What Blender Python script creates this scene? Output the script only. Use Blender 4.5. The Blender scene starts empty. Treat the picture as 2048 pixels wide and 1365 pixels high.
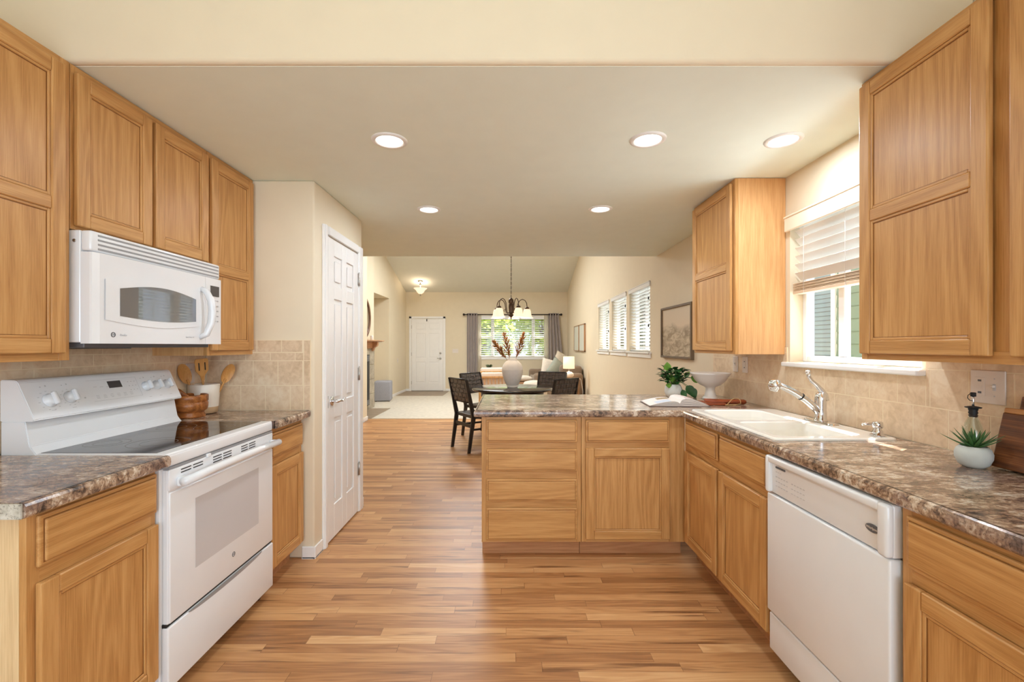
import bpy, bmesh, math, random
from mathutils import Vector, Matrix

random.seed(7)
S = bpy.context.scene
C = S.collection
PI = math.pi

# ------------------------------------------------------------------ camera, world, sun, exposure
cam_d = bpy.data.cameras.new('camera')
cam = bpy.data.objects.new('camera', cam_d)
C.objects.link(cam)
cam.location = (0, 0, 1.31)
cam.rotation_euler = (PI / 2, 0, 0)
cam_d.sensor_width = 36.0
cam_d.lens = 912.0 * 36.0 / 2048.0
cam_d.shift_x = 6.0 / 2048.0
cam_d.shift_y = 9.5 / 2048.0
cam_d.clip_start = 0.05
S.camera = cam
S.view_settings.view_transform = 'Standard'
S.view_settings.look = 'None'
S.view_settings.gamma = 1.0
S.view_settings.use_curve_mapping = False
S.view_settings.exposure = 0.16
try:
    S.cycles.use_denoising = True
    S.cycles.max_bounces = 10
    S.cycles.diffuse_bounces = 6
    S.cycles.glossy_bounces = 4
    S.cycles.transparent_max_bounces = 12
    S.cycles.sample_clamp_indirect = 6.0
    S.cycles.caustics_reflective = False
    S.cycles.caustics_refractive = False
except Exception:
    pass

W = bpy.data.worlds.new('sky')
S.world = W
W.use_nodes = True
wn = W.node_tree.nodes
bg = wn['Background']
bg.inputs[0].default_value = (0.78, 0.88, 1.0, 1)
bg.inputs[1].default_value = 1.1

sun_d = bpy.data.lights.new('sun', 'SUN')
sun = bpy.data.objects.new('sun', sun_d)
C.objects.link(sun)
sun.rotation_euler = Vector((-1.0, -0.7, -2.6)).to_track_quat('-Z', 'Y').to_euler()
sun.location = (8, 8, 20)
sun_d.energy = 24.0
sun_d.angle = 0.005
sun_d.color = (1.0, 0.95, 0.86)


def area(name, loc, direction, sx, sy, power, color=(1, 1, 1), spread=PI):
    d = bpy.data.lights.new(name, 'AREA')
    d.shape = 'RECTANGLE'
    d.size = sx
    d.size_y = sy
    d.energy = power
    d.color = color
    d.spread = spread
    o = bpy.data.objects.new(name, d)
    C.objects.link(o)
    o.location = loc
    o.rotation_euler = Vector(direction).to_track_quat('-Z', 'Y').to_euler()
    return o


# area lamps: fill added behind the camera, then daylight stand-ins at the windows
area('fill_rear', (-0.1, -3.36, 1.35), (0, 1, -0.12), 2.7, 1.7, 66, (0.67, 0.84, 1.0))  # added fill, set in an invented opening behind the camera
# upward lamps standing in for ground bounce; the rear one is added fill
area('fill_rear_low', (-0.1, -3.9, 0.15), (0, 1, 0.95), 2.8, 1.2, 44, (0.70, 0.86, 1.0))
area('ground_bounce_kitchen', (2.45, 2.3, 0.62), (-0.8, 0, 1), 1.8, 0.9, 55, (0.80, 0.91, 1.0))
area('ground_bounce_side', (2.55, 7.0, 0.55), (-0.8, 0, 1), 4.2, 0.9, 70, (0.84, 0.93, 1.0))
area('fill_rear_right', (1.78, -1.35, 1.5), (-1, 0.35, 0.40), 1.7, 1.1, 40, (0.67, 0.84, 1.0))  # added fill; its opening in the right wall is made up
# sky light falling on the outside of the side and front windows, from above
area('skylight_side_windows', (3.1, 7.0, 3.5), (-1, 0, -1.05), 3.6, 1.2, 22, (0.88, 0.94, 1.0))
area('skylight_kitchen_window', (2.9, 2.3, 3.3), (-1, 0, -1.2), 1.6, 0.8, 10, (0.9, 0.95, 1.0))
area('skylight_front_window', (0.1, 14.9, 3.6), (0, -1, -1.0), 3.0, 1.4, 40, (0.95, 0.98, 1.0))
# fill lamps added under the vault; unseen frames are built round them
area('vault_fill_light', (-0.9, 7.6, 3.46), (0, 0.25, -1), 1.2, 0.9, 66, (0.90, 0.97, 1.0))
area('vault_fill_light', (-0.9, 10.2, 3.56), (0, -0.25, -1), 1.2, 0.9, 88, (0.90, 0.97, 1.0))

# ------------------------------------------------------------------ materials


def lin(c):
    c = c / 255.0
    return c / 12.92 if c <= 0.04045 else ((c + 0.055) / 1.055) ** 2.4


def rgb(r, g, b, a=1):
    return (lin(r), lin(g), lin(b), a)


def newmat(name):
    m = bpy.data.materials.new(name)
    m.use_nodes = True
    nt = m.node_tree
    return m, nt, nt.nodes['Principled BSDF']


class NT:
    def __init__(s, nt):
        s.nt = nt

    def n(s, t, **kw):
        x = s.nt.nodes.new(t)
        for k, v in kw.items():
            setattr(x, k, v)
        return x

    def l(s, a, b):
        s.nt.links.new(a, b)

    def math(s, op, a, b=None, c=None):
        x = s.n('ShaderNodeMath', operation=op)
        for i, v in enumerate((a, b, c)):
            if v is None:
                continue
            if isinstance(v, (int, float)):
                x.inputs[i].default_value = v
            else:
                s.l(v, x.inputs[i])
        return x.outputs[0]

    def mapping(s, vec, scale=(1, 1, 1), loc=(0, 0, 0)):
        x = s.n('ShaderNodeMapping')
        x.inputs['Scale'].default_value = scale
        x.inputs['Location'].default_value = loc
        s.l(vec, x.inputs['Vector'])
        return x.outputs[0]

    def noise(s, vec, scale, detail=3, rough=0.5, dist=0.0):
        x = s.n('ShaderNodeTexNoise')
        x.inputs['Scale'].default_value = scale
        x.inputs['Detail'].default_value = detail
        x.inputs['Roughness'].default_value = rough
        x.inputs['Distortion'].default_value = dist
        s.l(vec, x.inputs['Vector'])
        return x.outputs[0]

    def ramp(s, fac, stops):
        x = s.n('ShaderNodeValToRGB')
        cr = x.color_ramp
        cr.elements[0].position, cr.elements[0].color = stops[0]
        cr.elements[1].position, cr.elements[1].color = stops[-1]
        for p, c in stops[1:-1]:
            e = cr.elements.new(p)
            e.color = c
        s.l(fac, x.inputs[0])
        return x.outputs[0]

    def mix(s, fac, a, b, mode='MIX'):
        x = s.n('ShaderNodeMix', data_type='RGBA', blend_type=mode)
        for sock, v in ((x.inputs[0], fac), (x.inputs[6], a), (x.inputs[7], b)):
            if isinstance(v, (int, float)):
                sock.default_value = v
            elif isinstance(v, tuple):
                sock.default_value = v
            else:
                s.l(v, sock)
        return x.outputs[2]

    def bump(s, h, strength=0.2, dist=0.002):
        x = s.n('ShaderNodeBump')
        x.inputs['Strength'].default_value = strength
        x.inputs['Distance'].default_value = dist
        s.l(h, x.inputs['Height'])
        return x.outputs[0]


def objvec(T, rnd=True):
    tc = T.n('ShaderNodeTexCoord')
    v = tc.outputs['Object']
    if rnd:
        oi = T.n('ShaderNodeObjectInfo')
        m = T.math('MULTIPLY', oi.outputs['Random'], 37.0)
        add = T.n('ShaderNodeVectorMath', operation='ADD')
        T.l(v, add.inputs[0])
        cx = T.n('ShaderNodeCombineXYZ')
        T.l(m, cx.inputs[0]); T.l(m, cx.inputs[1]); T.l(m, cx.inputs[2])
        T.l(cx.outputs[0], add.inputs[1])
        v = add.outputs[0]
    return v


def plain(name, col, rough=0.5, metal=0.0, spec=0.5, coat=0.0, mottle=0.0, mscale=8, bump=0, bscale=200, sheen=0):
    m, nt, p = newmat(name)
    T = NT(nt)
    p.inputs['Roughness'].default_value = rough
    p.inputs['Metallic'].default_value = metal
    p.inputs['Specular IOR Level'].default_value = spec
    p.inputs['Coat Weight'].default_value = coat
    p.inputs['Coat Roughness'].default_value = 0.08
    if sheen:
        p.inputs['Sheen Weight'].default_value = sheen
    v = objvec(T, False)
    k = max(mottle, 0.012)
    n = T.noise(v, mscale, 3)
    lo = tuple(max(0, c * (1 - k)) for c in col[:3]) + (1,)
    hi = tuple(min(1, c * (1 + k)) for c in col[:3]) + (1,)
    T.l(T.ramp(n, [(0.3, lo), (0.7, hi)]), p.inputs['Base Color'])
    if bump:
        T.l(T.bump(T.noise(v, bscale, 2), bump, 0.002), p.inputs['Normal'])
    return m


def wood(name, along, light, mid, dark, stretch=9.0, rough=0.42, coat=0.06, contrast=1.0, rings=26):
    """grain runs along axis 'x','y' or 'z' of the object"""
    m, nt, p = newmat(name)
    T = NT(nt)
    v = objvec(T)
    sc = [1.0, 1.0, 1.0]
    i = 'xyz'.index(along)
    sc[i] = 1.0 / stretch
    v1 = T.mapping(v, tuple(sc))
    base = T.noise(v1, 3.4, 2, 0.5, 0.25)
    r = T.math('SINE', T.math('MULTIPLY', base, rings * 4.6))
    r = T.math('MULTIPLY_ADD', r, 0.5, 0.5)
    r = T.math('POWER', r, 1.4)
    sc2 = [95.0, 95.0, 95.0]
    sc2[i] = 2.6
    streak = T.noise(T.mapping(v, tuple(sc2)), 3.0, 3, 0.65)
    sc3 = [26.0, 26.0, 26.0]
    sc3[i] = 1.1
    band = T.noise(T.mapping(v, tuple(sc3)), 2.0, 3, 0.6)
    f = T.math('ADD', T.math('MULTIPLY', r, 0.12 * contrast), T.math('MULTIPLY', streak, 0.50))
    f = T.math('ADD', f, T.math('MULTIPLY', band, 0.28))
    col = T.ramp(f, [(0.26, dark), (0.45, mid), (0.66, light)])
    T.l(col, p.inputs['Base Color'])
    p.inputs['Roughness'].default_value = rough
    p.inputs['Coat Weight'].default_value = coat
    p.inputs['Coat Roughness'].default_value = 0.3
    p.inputs['Specular IOR Level'].default_value = 0.35
    T.l(T.bump(streak, 0.12, 0.0008), p.inputs['Normal'])
    return m


OAK = dict(light=rgb(214, 166, 108), mid=rgb(197, 146, 88), dark=rgb(170, 118, 64))
M = {}
for a in 'xyz':
    M['oak_' + a] = wood('oak_' + a, a, **OAK)
M['groove_shade'] = wood('oak_groove_glaze', 'z', rgb(168, 116, 64), rgb(148, 98, 52), rgb(124, 80, 42), contrast=0.4)  # darker oak strips: groove shade put into the colour
M['oak_side'] = wood('oak_veneer', 'z', rgb(226, 180, 128), rgb(215, 164, 110), rgb(196, 142, 88), contrast=0.5)
M['maple'] = wood('maple_panel', 'z', rgb(232, 205, 165), rgb(224, 194, 150), rgb(205, 172, 128), contrast=0.35)
M['oak_toe'] = wood('toe_wood', 'x', rgb(200, 150, 108), rgb(186, 134, 92), rgb(160, 110, 72))
M['board'] = wood('walnut_board', 'y', rgb(158, 100, 52), rgb(112, 64, 30), rgb(60, 32, 16), stretch=7)
M['board_light'] = wood('board_edge', 'y', rgb(206, 150, 92), rgb(186, 128, 72), rgb(150, 98, 50))
M['bowl_wood'] = wood('acacia', 'x', rgb(206, 134, 72), rgb(164, 98, 48), rgb(84, 44, 22), stretch=5, rough=0.3)
M['spoon'] = wood('spoon_wood', 'z', rgb(222, 172, 108), rgb(206, 152, 88), rgb(186, 132, 70), contrast=0.4)
M['mantel'] = wood('mantel_wood', 'y', rgb(216, 170, 130), rgb(200, 152, 112), rgb(176, 128, 92), contrast=0.3)
M['ringwood'] = wood('mirror_wood', 'z', rgb(150, 112, 82), rgb(128, 92, 66), rgb(96, 66, 46))
M['tablewood'] = wood('side_table_wood', 'z', rgb(196, 156, 118), rgb(176, 134, 98), rgb(140, 102, 70))
M['redwood'] = wood('handle_wood', 'x', rgb(178, 96, 56), rgb(152, 74, 40), rgb(100, 44, 24))
M['accent_wood'] = wood('accent_chair_wood', 'z', rgb(226, 180, 124), rgb(210, 160, 104), rgb(180, 130, 78))

WALLC = rgb(228, 213, 187)
M['wall'] = plain('wall_paint', WALLC, 0.75, bump=0.05, bscale=260)
M['wall_far'] = plain('wall_paint_living', rgb(224, 210, 184), 0.8, bump=0.05, bscale=260)
M['ceiling'] = plain('ceiling_paint', rgb(238, 246, 237), 0.9, bump=0.12, bscale=180)
M['trim'] = plain('trim_paint', rgb(240, 238, 236), 0.35)
M['white'] = plain('white_enamel', rgb(234, 235, 238), 0.22, coat=0.3)
M['white2'] = plain('white_plastic', rgb(236, 234, 234), 0.35)
M['vinyl'] = plain('vinyl_frame', rgb(244, 246, 250), 0.35)
M['slat'] = plain('blind_slat', rgb(240, 238, 234), 0.45)
M['slat_beige'] = plain('blind_stack', rgb(214, 190, 164), 0.5)
M['grille'] = plain('grille_grey', rgb(150, 150, 152), 0.4)
M['dark'] = plain('dark_gap', rgb(30, 28, 28), 0.6)
M['mark'] = plain('printed_marks', rgb(188, 188, 192), 0.5)
M['markd'] = plain('printed_marks_dark', rgb(96, 96, 100), 0.5)
M['display'] = plain('display_grey', rgb(78, 74, 74), 0.2)
M['chrome'] = plain('chrome', rgb(225, 225, 228), 0.08, metal=1.0)
M['nickel'] = plain('satin_nickel', rgb(190, 186, 180), 0.28, metal=1.0)
M['bronze'] = plain('bronze', rgb(92, 72, 58), 0.4, metal=0.8)
M['black'] = plain('black_wood', rgb(34, 26, 23), 0.35, mottle=0.2, mscale=30)
M['rod'] = plain('dark_rod', rgb(40, 30, 26), 0.4, metal=0.5)
M['porcelain'] = plain('sink_enamel', rgb(244, 240, 232), 0.12, coat=0.4)
M['ceramic'] = plain('white_ceramic', rgb(238, 230, 222), 0.45)
M['ceramic_matte'] = plain('matte_ceramic', rgb(244, 236, 228), 0.85, mottle=0.03, mscale=20)
M['crock'] = plain('crock_glaze', rgb(236, 226, 212), 0.35)
M['crockbase'] = plain('crock_stoneware', rgb(206, 172, 132), 0.8, mottle=0.04)
M['potgrey'] = plain('pale_concrete', rgb(206, 210, 206), 0.8, mottle=0.04, mscale=30)
M['potwhite'] = plain('stone_white', rgb(232, 230, 224), 0.6, mottle=0.05, mscale=25)
M['leaf'] = plain('leaf_dark', rgb(38, 84, 36), 0.35, mottle=0.5, mscale=20)
M['leaf2'] = plain('leaf_light', rgb(112, 156, 58), 0.4, mottle=0.25, mscale=20)
M['aloe'] = plain('succulent_leaf', rgb(66, 106, 56), 0.45, mottle=0.25, mscale=25)
M['sage'] = plain('sage_leaf', rgb(116, 128, 92), 0.7, mottle=0.2)
M['stem'] = plain('stem_green', rgb(96, 128, 60), 0.5)
M['soil'] = plain('soil', rgb(52, 38, 28), 0.95, mottle=0.3, mscale=60)
M['pampas'] = plain('dried_plume', rgb(150, 96, 48), 0.95, mottle=0.3, mscale=40)
M['paper'] = plain('book_paper', rgb(238, 228, 222), 0.6)
M['page_edge'] = plain('page_edge_paper', rgb(208, 196, 188), 0.8)
M['cover'] = plain('book_cover', rgb(120, 100, 92), 0.6)
M['printpink'] = plain('page_print', rgb(186, 140, 136), 0.7, mottle=0.5, mscale=90)
M['printblue'] = plain('page_print_blue', rgb(206, 214, 226), 0.7)
M['printgold'] = plain('page_print_gold', rgb(170, 146, 104), 0.7, mottle=0.3, mscale=80)
M['twine'] = plain('twine', rgb(206, 168, 116), 0.9)
M['plate'] = plain('plate_plastic', rgb(226, 214, 204), 0.35)
M['curtain'] = plain('curtain_cloth', rgb(164, 152, 146), 0.9, mottle=0.05, sheen=0.2)
M['sofa'] = plain('sofa_cloth', rgb(140, 118, 98), 0.95, mottle=0.08, mscale=60, sheen=0.3)
M['cream_cloth'] = plain('cream_cloth', rgb(226, 212, 196), 0.95, mottle=0.06, mscale=40)
M['beige_cloth'] = plain('beige_cloth', rgb(202, 186, 164), 0.95, mottle=0.06, mscale=40)
M['sage_cloth'] = plain('sage_cloth', rgb(160, 162, 148), 0.95, mottle=0.06, mscale=40)
M['grey_cloth'] = plain('grey_cloth', rgb(160, 160, 168), 0.95, mottle=0.06, mscale=60)
M['artframe'] = plain('art_frame', rgb(112, 92, 70), 0.5, mottle=0.1)
M['artlight'] = plain('art_print_pale', rgb(206, 204, 190), 0.6)
M['fireblack'] = plain('firebox', rgb(34, 34, 36), 0.5)
M['trunk'] = plain('bark', rgb(90, 72, 56), 0.9, mottle=0.3)
M['ground'] = plain('yard_ground', rgb(120, 128, 84), 0.95, mottle=0.3, mscale=3)
M['roof'] = plain('roof_shingle', rgb(96, 90, 88), 0.9, mottle=0.2, mscale=6)
M['fence'] = plain('fence_wood', rgb(150, 140, 130), 0.9, mottle=0.2, mscale=6)
M['hall'] = plain('entry_tile', rgb(150, 130, 108), 0.45, mottle=0.12, mscale=6)
M['grout'] = plain('grout', rgb(238, 220, 190), 0.9)
M['mirror'] = plain('mirror_glass', rgb(235, 235, 235), 0.02, metal=1.0)
M['glass_ceram'] = plain('cooktop_glass', rgb(22, 17, 15), 0.05, spec=0.5, coat=0.1)
M['ringmark'] = plain('burner_ring', rgb(120, 112, 108), 0.3)


def emis(name, col, strength, base=None):
    m, nt, p = newmat(name)
    p.inputs['Base Color'].default_value = base or col
    p.inputs['Emission Color'].default_value = col
    p.inputs['Emission Strength'].default_value = strength
    return m


M['led'] = emis('led_lens', (1.0, 0.93, 0.82, 1), 6.0)
M['shade_lit'] = emis('glass_shade_lit', (1.0, 0.80, 0.58, 1), 0.7, rgb(240, 225, 205))
M['lampshade'] = emis('lamp_shade_lit', (1.0, 0.78, 0.52, 1), 0.75, rgb(236, 220, 196))


def glass(name, tint=(1, 1, 1, 1), refl=0.08):
    m = bpy.data.materials.new(name)
    m.use_nodes = True
    nt = m.node_tree
    nt.nodes.clear()
    T = NT(nt)
    o = T.n('ShaderNodeOutputMaterial')
    tr = T.n('ShaderNodeBsdfTransparent')
    tr.inputs[0].default_value = tint
    g = T.n('ShaderNodeBsdfGlossy')
    g.inputs['Roughness'].default_value = 0.02
    mx = T.n('ShaderNodeMixShader')
    lw = T.n('ShaderNodeLayerWeight')
    lw.inputs[0].default_value = 0.5
    f = T.math('ADD', T.math('MULTIPLY', T.math('POWER', lw.outputs['Facing'], 4.0), 0.5), refl * 0.4)
    T.l(f, mx.inputs[0])
    T.l(tr.outputs[0], mx.inputs[1])
    T.l(g.outputs[0], mx.inputs[2])
    T.l(mx.outputs[0], o.inputs[0])
    return m


M['glass'] = glass('window_glass')
M['bottle_glass'] = glass('bottle_glass', (0.93, 0.96, 0.94, 1), 0.2)


def sheer():
    m = bpy.data.materials.new('sheer_cloth')
    m.use_nodes = True
    nt = m.node_tree
    nt.nodes.clear()
    T = NT(nt)
    o = T.n('ShaderNodeOutputMaterial')
    tr = T.n('ShaderNodeBsdfTransparent')
    d = T.n('ShaderNodeBsdfTranslucent')
    d.inputs[0].default_value = rgb(240, 234, 222)
    d2 = T.n('ShaderNodeBsdfDiffuse')
    d2.inputs[0].default_value = rgb(236, 228, 214)
    a = T.n('ShaderNodeMixShader')
    T.l(d.outputs[0], a.inputs[1]); T.l(d2.outputs[0], a.inputs[2])
    b = T.n('ShaderNodeMixShader')
    b.inputs[0].default_value = 0.5
    T.l(tr.outputs[0], b.inputs[1]); T.l(a.outputs[0], b.inputs[2])
    T.l(b.outputs[0], o.inputs[0])
    return m


M['sheer'] = sheer()


def foliage(name, a, b):
    m = bpy.data.materials.new(name)
    m.use_nodes = True
    nt = m.node_tree
    nt.nodes.clear()
    T = NT(nt)
    o = T.n('ShaderNodeOutputMaterial')
    v = objvec(T, False)
    col = T.ramp(T.noise(v, 2.2, 4), [(0.3, a), (0.7, b)])
    d = T.n('ShaderNodeBsdfDiffuse')
    t = T.n('ShaderNodeBsdfTranslucent')
    T.l(col, d.inputs[0]); T.l(col, t.inputs[0])
    mx = T.n('ShaderNodeMixShader')
    T.l(d.outputs[0], mx.inputs[1]); T.l(t.outputs[0], mx.inputs[2])
    T.l(mx.outputs[0], o.inputs[0])
    return m


M['foliage'] = foliage('tree_leaves', rgb(128, 164, 50), rgb(214, 226, 116))
M['foliage_dark'] = foliage('tree_leaves_dark', rgb(66, 84, 56), rgb(150, 166, 110))


def laminate(name, pale=False):
    m, nt, p = newmat(name)
    T = NT(nt)
    v = objvec(T, False)
    v = T.mapping(v, (1, 1, 1), (3.1, 1.7, 0.4))
    n1 = T.noise(T.mapping(v, (0.6, 1.3, 1.0)), 7.0, 5, 0.62, 1.0)
    n2 = T.noise(T.mapping(v, (0.7, 1.2, 1.0)), 46.0, 4, 0.62, 0.8)
    n3 = T.noise(v, 150.0, 2, 0.5)
    f = T.math('ADD', T.math('MULTIPLY', n1, 0.5), T.math('MULTIPLY', n2, 0.5))
    if pale:
        col = T.ramp(f, [(0.3, rgb(120, 116, 108)), (0.44, rgb(176, 170, 158)), (0.6, rgb(208, 204, 194))])
    else:
        col = T.ramp(f, [(0.36, rgb(52, 42, 38)), (0.425, rgb(98, 82, 72)), (0.465, rgb(138, 112, 94)), (0.50, rgb(158, 130, 108)),
                         (0.54, rgb(184, 158, 134)), (0.61, rgb(222, 208, 190))])
        pink = T.noise(v, 5.0, 2)
        col = T.mix(T.math('MULTIPLY', T.math('GREATER_THAN', pink, 0.56), 0.3), col, rgb(140, 116, 112))
    col = T.mix(T.math('MULTIPLY', T.math('GREATER_THAN', n3, 0.60), 0.45), col, rgb(62, 50, 46))
    T.l(col, p.inputs['Base Color'])
    p.inputs['Roughness'].default_value = 0.13
    p.inputs['Specular IOR Level'].default_value = 0.42
    T.l(T.bump(n2, 0.05, 0.001), p.inputs['Normal'])
    return m


M['laminate'] = laminate('stone_laminate')
M['laminate_pale'] = laminate('stone_laminate_pale', True)


def tile_mat(name, base, lo, hi, rough=0.35):
    m, nt, p = newmat(name)
    T = NT(nt)
    v = objvec(T, False)
    n1 = T.noise(v, 4.5, 4, 0.6, 0.6)
    n2 = T.noise(v, 26.0, 4, 0.65, 0.6)
    f = T.math('ADD', T.math('MULTIPLY', n1, 0.5), T.math('MULTIPLY', n2, 0.5))
    T.l(T.ramp(f, [(0.36, lo), (0.5, base), (0.62, hi)]), p.inputs['Base Color'])
    p.inputs['Roughness'].default_value = rough
    T.l(T.bump(n2, 0.05, 0.001), p.inputs['Normal'])
    return m


M['tile'] = tile_mat('travertine_tile', rgb(226, 200, 168), rgb(208, 180, 146), rgb(234, 214, 186))
M['firetile'] = tile_mat('fireplace_tile', rgb(170, 158, 138), rgb(140, 126, 106), rgb(190, 180, 160))
M['carpet'] = plain('carpet_pile', rgb(206, 196, 180), 1.0, mottle=0.08, mscale=14, bump=0.6, bscale=400)


def floor_mat():
    m, nt, p = newmat('oak_strip_floor')
    T = NT(nt)
    tc = T.n('ShaderNodeTexCoord')
    sep = T.n('ShaderNodeSeparateXYZ')
    T.l(tc.outputs['Object'], sep.inputs[0])
    x, y = sep.outputs[0], sep.outputs[1]
    wdt = 0.0572
    yr = T.math('DIVIDE', y, wdt)
    row = T.math('FLOOR', yr)
    w1 = T.n('ShaderNodeTexWhiteNoise', noise_dimensions='1D')
    T.l(row, w1.inputs['W'])
    xs = T.math('ADD', T.math('DIVIDE', x, 0.82), T.math('MULTIPLY', w1.outputs['Value'], 17.3))
    # uneven lengths: warp
    xs = T.math('ADD', xs, T.math('MULTIPLY', T.math('SINE', T.math('MULTIPLY', xs, 2.1)), 0.30))
    col_i = T.math('FLOOR', xs)
    cx = T.n('ShaderNodeCombineXYZ')
    T.l(row, cx.inputs[0]); T.l(col_i, cx.inputs[1])
    w2 = T.n('ShaderNodeTexWhiteNoise', noise_dimensions='2D')
    T.l(cx.outputs[0], w2.inputs['Vector'])
    pid = w2.outputs['Value']
    cc = T.n('ShaderNodeCombineXYZ')
    T.l(x, cc.inputs[0])
    T.l(T.math('ADD', y, T.math('MULTIPLY', pid, 9.0)), cc.inputs[1])
    T.l(T.math('MULTIPLY', pid, 31.0), cc.inputs[2])
    v = cc.outputs[0]
    base = T.noise(T.mapping(v, (0.11, 1.3, 1)), 8.0, 3, 0.5, 0.4)
    r = T.math('MULTIPLY_ADD', T.math('SINE', T.math('MULTIPLY', base, 60.0)), 0.5, 0.5)
    streak = T.noise(T.mapping(v, (2.0, 75.0, 1)), 2.5, 3, 0.6)
    dark = T.noise(T.mapping(v, (0.8, 12.0, 1)), 2.4, 3, 0.55)
    f = T.math('ADD', T.math('MULTIPLY', pid, 0.52), T.math('MULTIPLY', streak, 0.34))
    f = T.math('ADD', f, T.math('MULTIPLY', r, 0.13))
    col = T.ramp(f, [(0.12, rgb(132, 88, 54)), (0.32, rgb(166, 114, 70)), (0.5, rgb(188, 136, 88)), (0.70, rgb(202, 152, 102)), (0.92, rgb(222, 180, 132))])
    dk = T.ramp(dark, [(0.58, (0, 0, 0, 1)), (0.70, (1, 1, 1, 1))])
    col = T.mix(T.math('MULTIPLY', dk, 0.8), col, rgb(112, 70, 38))
    # joints
    fy = T.math('FRACT', yr)
    gy = T.math('LESS_THAN', T.math('MINIMUM', fy, T.math('SUBTRACT', 1.0, fy)), 0.018)
    fx = T.math('FRACT', xs)
    gx = T.math('LESS_THAN', fx, 0.0035)
    g = T.math('MAXIMUM', gy, gx)
    col = T.mix(T.math('MULTIPLY', g, 0.55), col, rgb(96, 58, 30))
    T.l(col, p.inputs['Base Color'])
    p.inputs['Roughness'].default_value = 0.42
    p.inputs['Coat Weight'].default_value = 0.1
    p.inputs['Coat Roughness'].default_value = 0.3
    p.inputs['Specular IOR Level'].default_value = 0.4
    h = T.math('SUBTRACT', streak, T.math('MULTIPLY', g, 3.0))
    T.l(T.bump(h, 0.1, 0.001), p.inputs['Normal'])
    return m


M['floor'] = floor_mat()


def siding_mat(name, c):
    m, nt, p = newmat(name)
    T = NT(nt)
    v = objvec(T, False)
    T.l(T.ramp(T.noise(v, 3, 3), [(0.3, tuple(q * 0.95 for q in c[:3]) + (1,)), (0.7, c)]), p.inputs['Base Color'])
    p.inputs['Roughness'].default_value = 0.8
    return m


M['siding'] = siding_mat('green_siding', rgb(114, 136, 130))
M['siding_grey'] = siding_mat('grey_siding', rgb(92, 102, 116))
M['pane_dark'] = plain('neighbour_pane', rgb(112, 136, 158), 0.3)
M['pane_blue'] = plain('neighbour_blind_pane', rgb(120, 142, 166), 0.3)


def art_mat():
    m, nt, p = newmat('landscape_print')
    T = NT(nt)
    tc = T.n('ShaderNodeTexCoord')
    sep = T.n('ShaderNodeSeparateXYZ')
    T.l(tc.outputs['Object'], sep.inputs[0])
    z = sep.outputs[2]
    hills = T.noise(T.mapping(tc.outputs['Object'], (1, 1, 0.0)), 2.6, 4)
    line = T.math('ADD', z, T.math('MULTIPLY', T.math('SUBTRACT', hills, 0.5), 0.22))
    tex = T.noise(T.mapping(tc.outputs['Object'], (1, 0.6, 1.6)), 12, 5, 0.6, 1.0)
    f = T.math('SUBTRACT', T.math('MULTIPLY', tex, 0.75), 0.0)
    low = T.ramp(f, [(0.28, rgb(150, 130, 104)), (0.38, rgb(182, 164, 136)), (0.46, rgb(206, 190, 164))])
    mask = T.ramp(T.math('MULTIPLY_ADD', line, -18.0, 1.4), [(0.0, (0, 0, 0, 1)), (1.0, (1, 1, 1, 1))])
    col = T.mix(mask, rgb(218, 200, 174), low)
    T.l(col, p.inputs['Base Color'])
    p.inputs['Roughness'].default_value = 0.6
    return m


M['art'] = art_mat()


def weave_mat(name, c, rough=0.45):
    return plain(name, c, rough, mottle=0.15, mscale=50)


M['strap'] = weave_mat('leather_strap', rgb(74, 64, 60), 0.24)
M['stripe'] = plain('striped_cushion', rgb(232, 214, 198), 0.95, mottle=0.05, mscale=40)

# ------------------------------------------------------------------ geometry helpers


def sm(k):
    return M[k] if isinstance(k, str) else k


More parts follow.
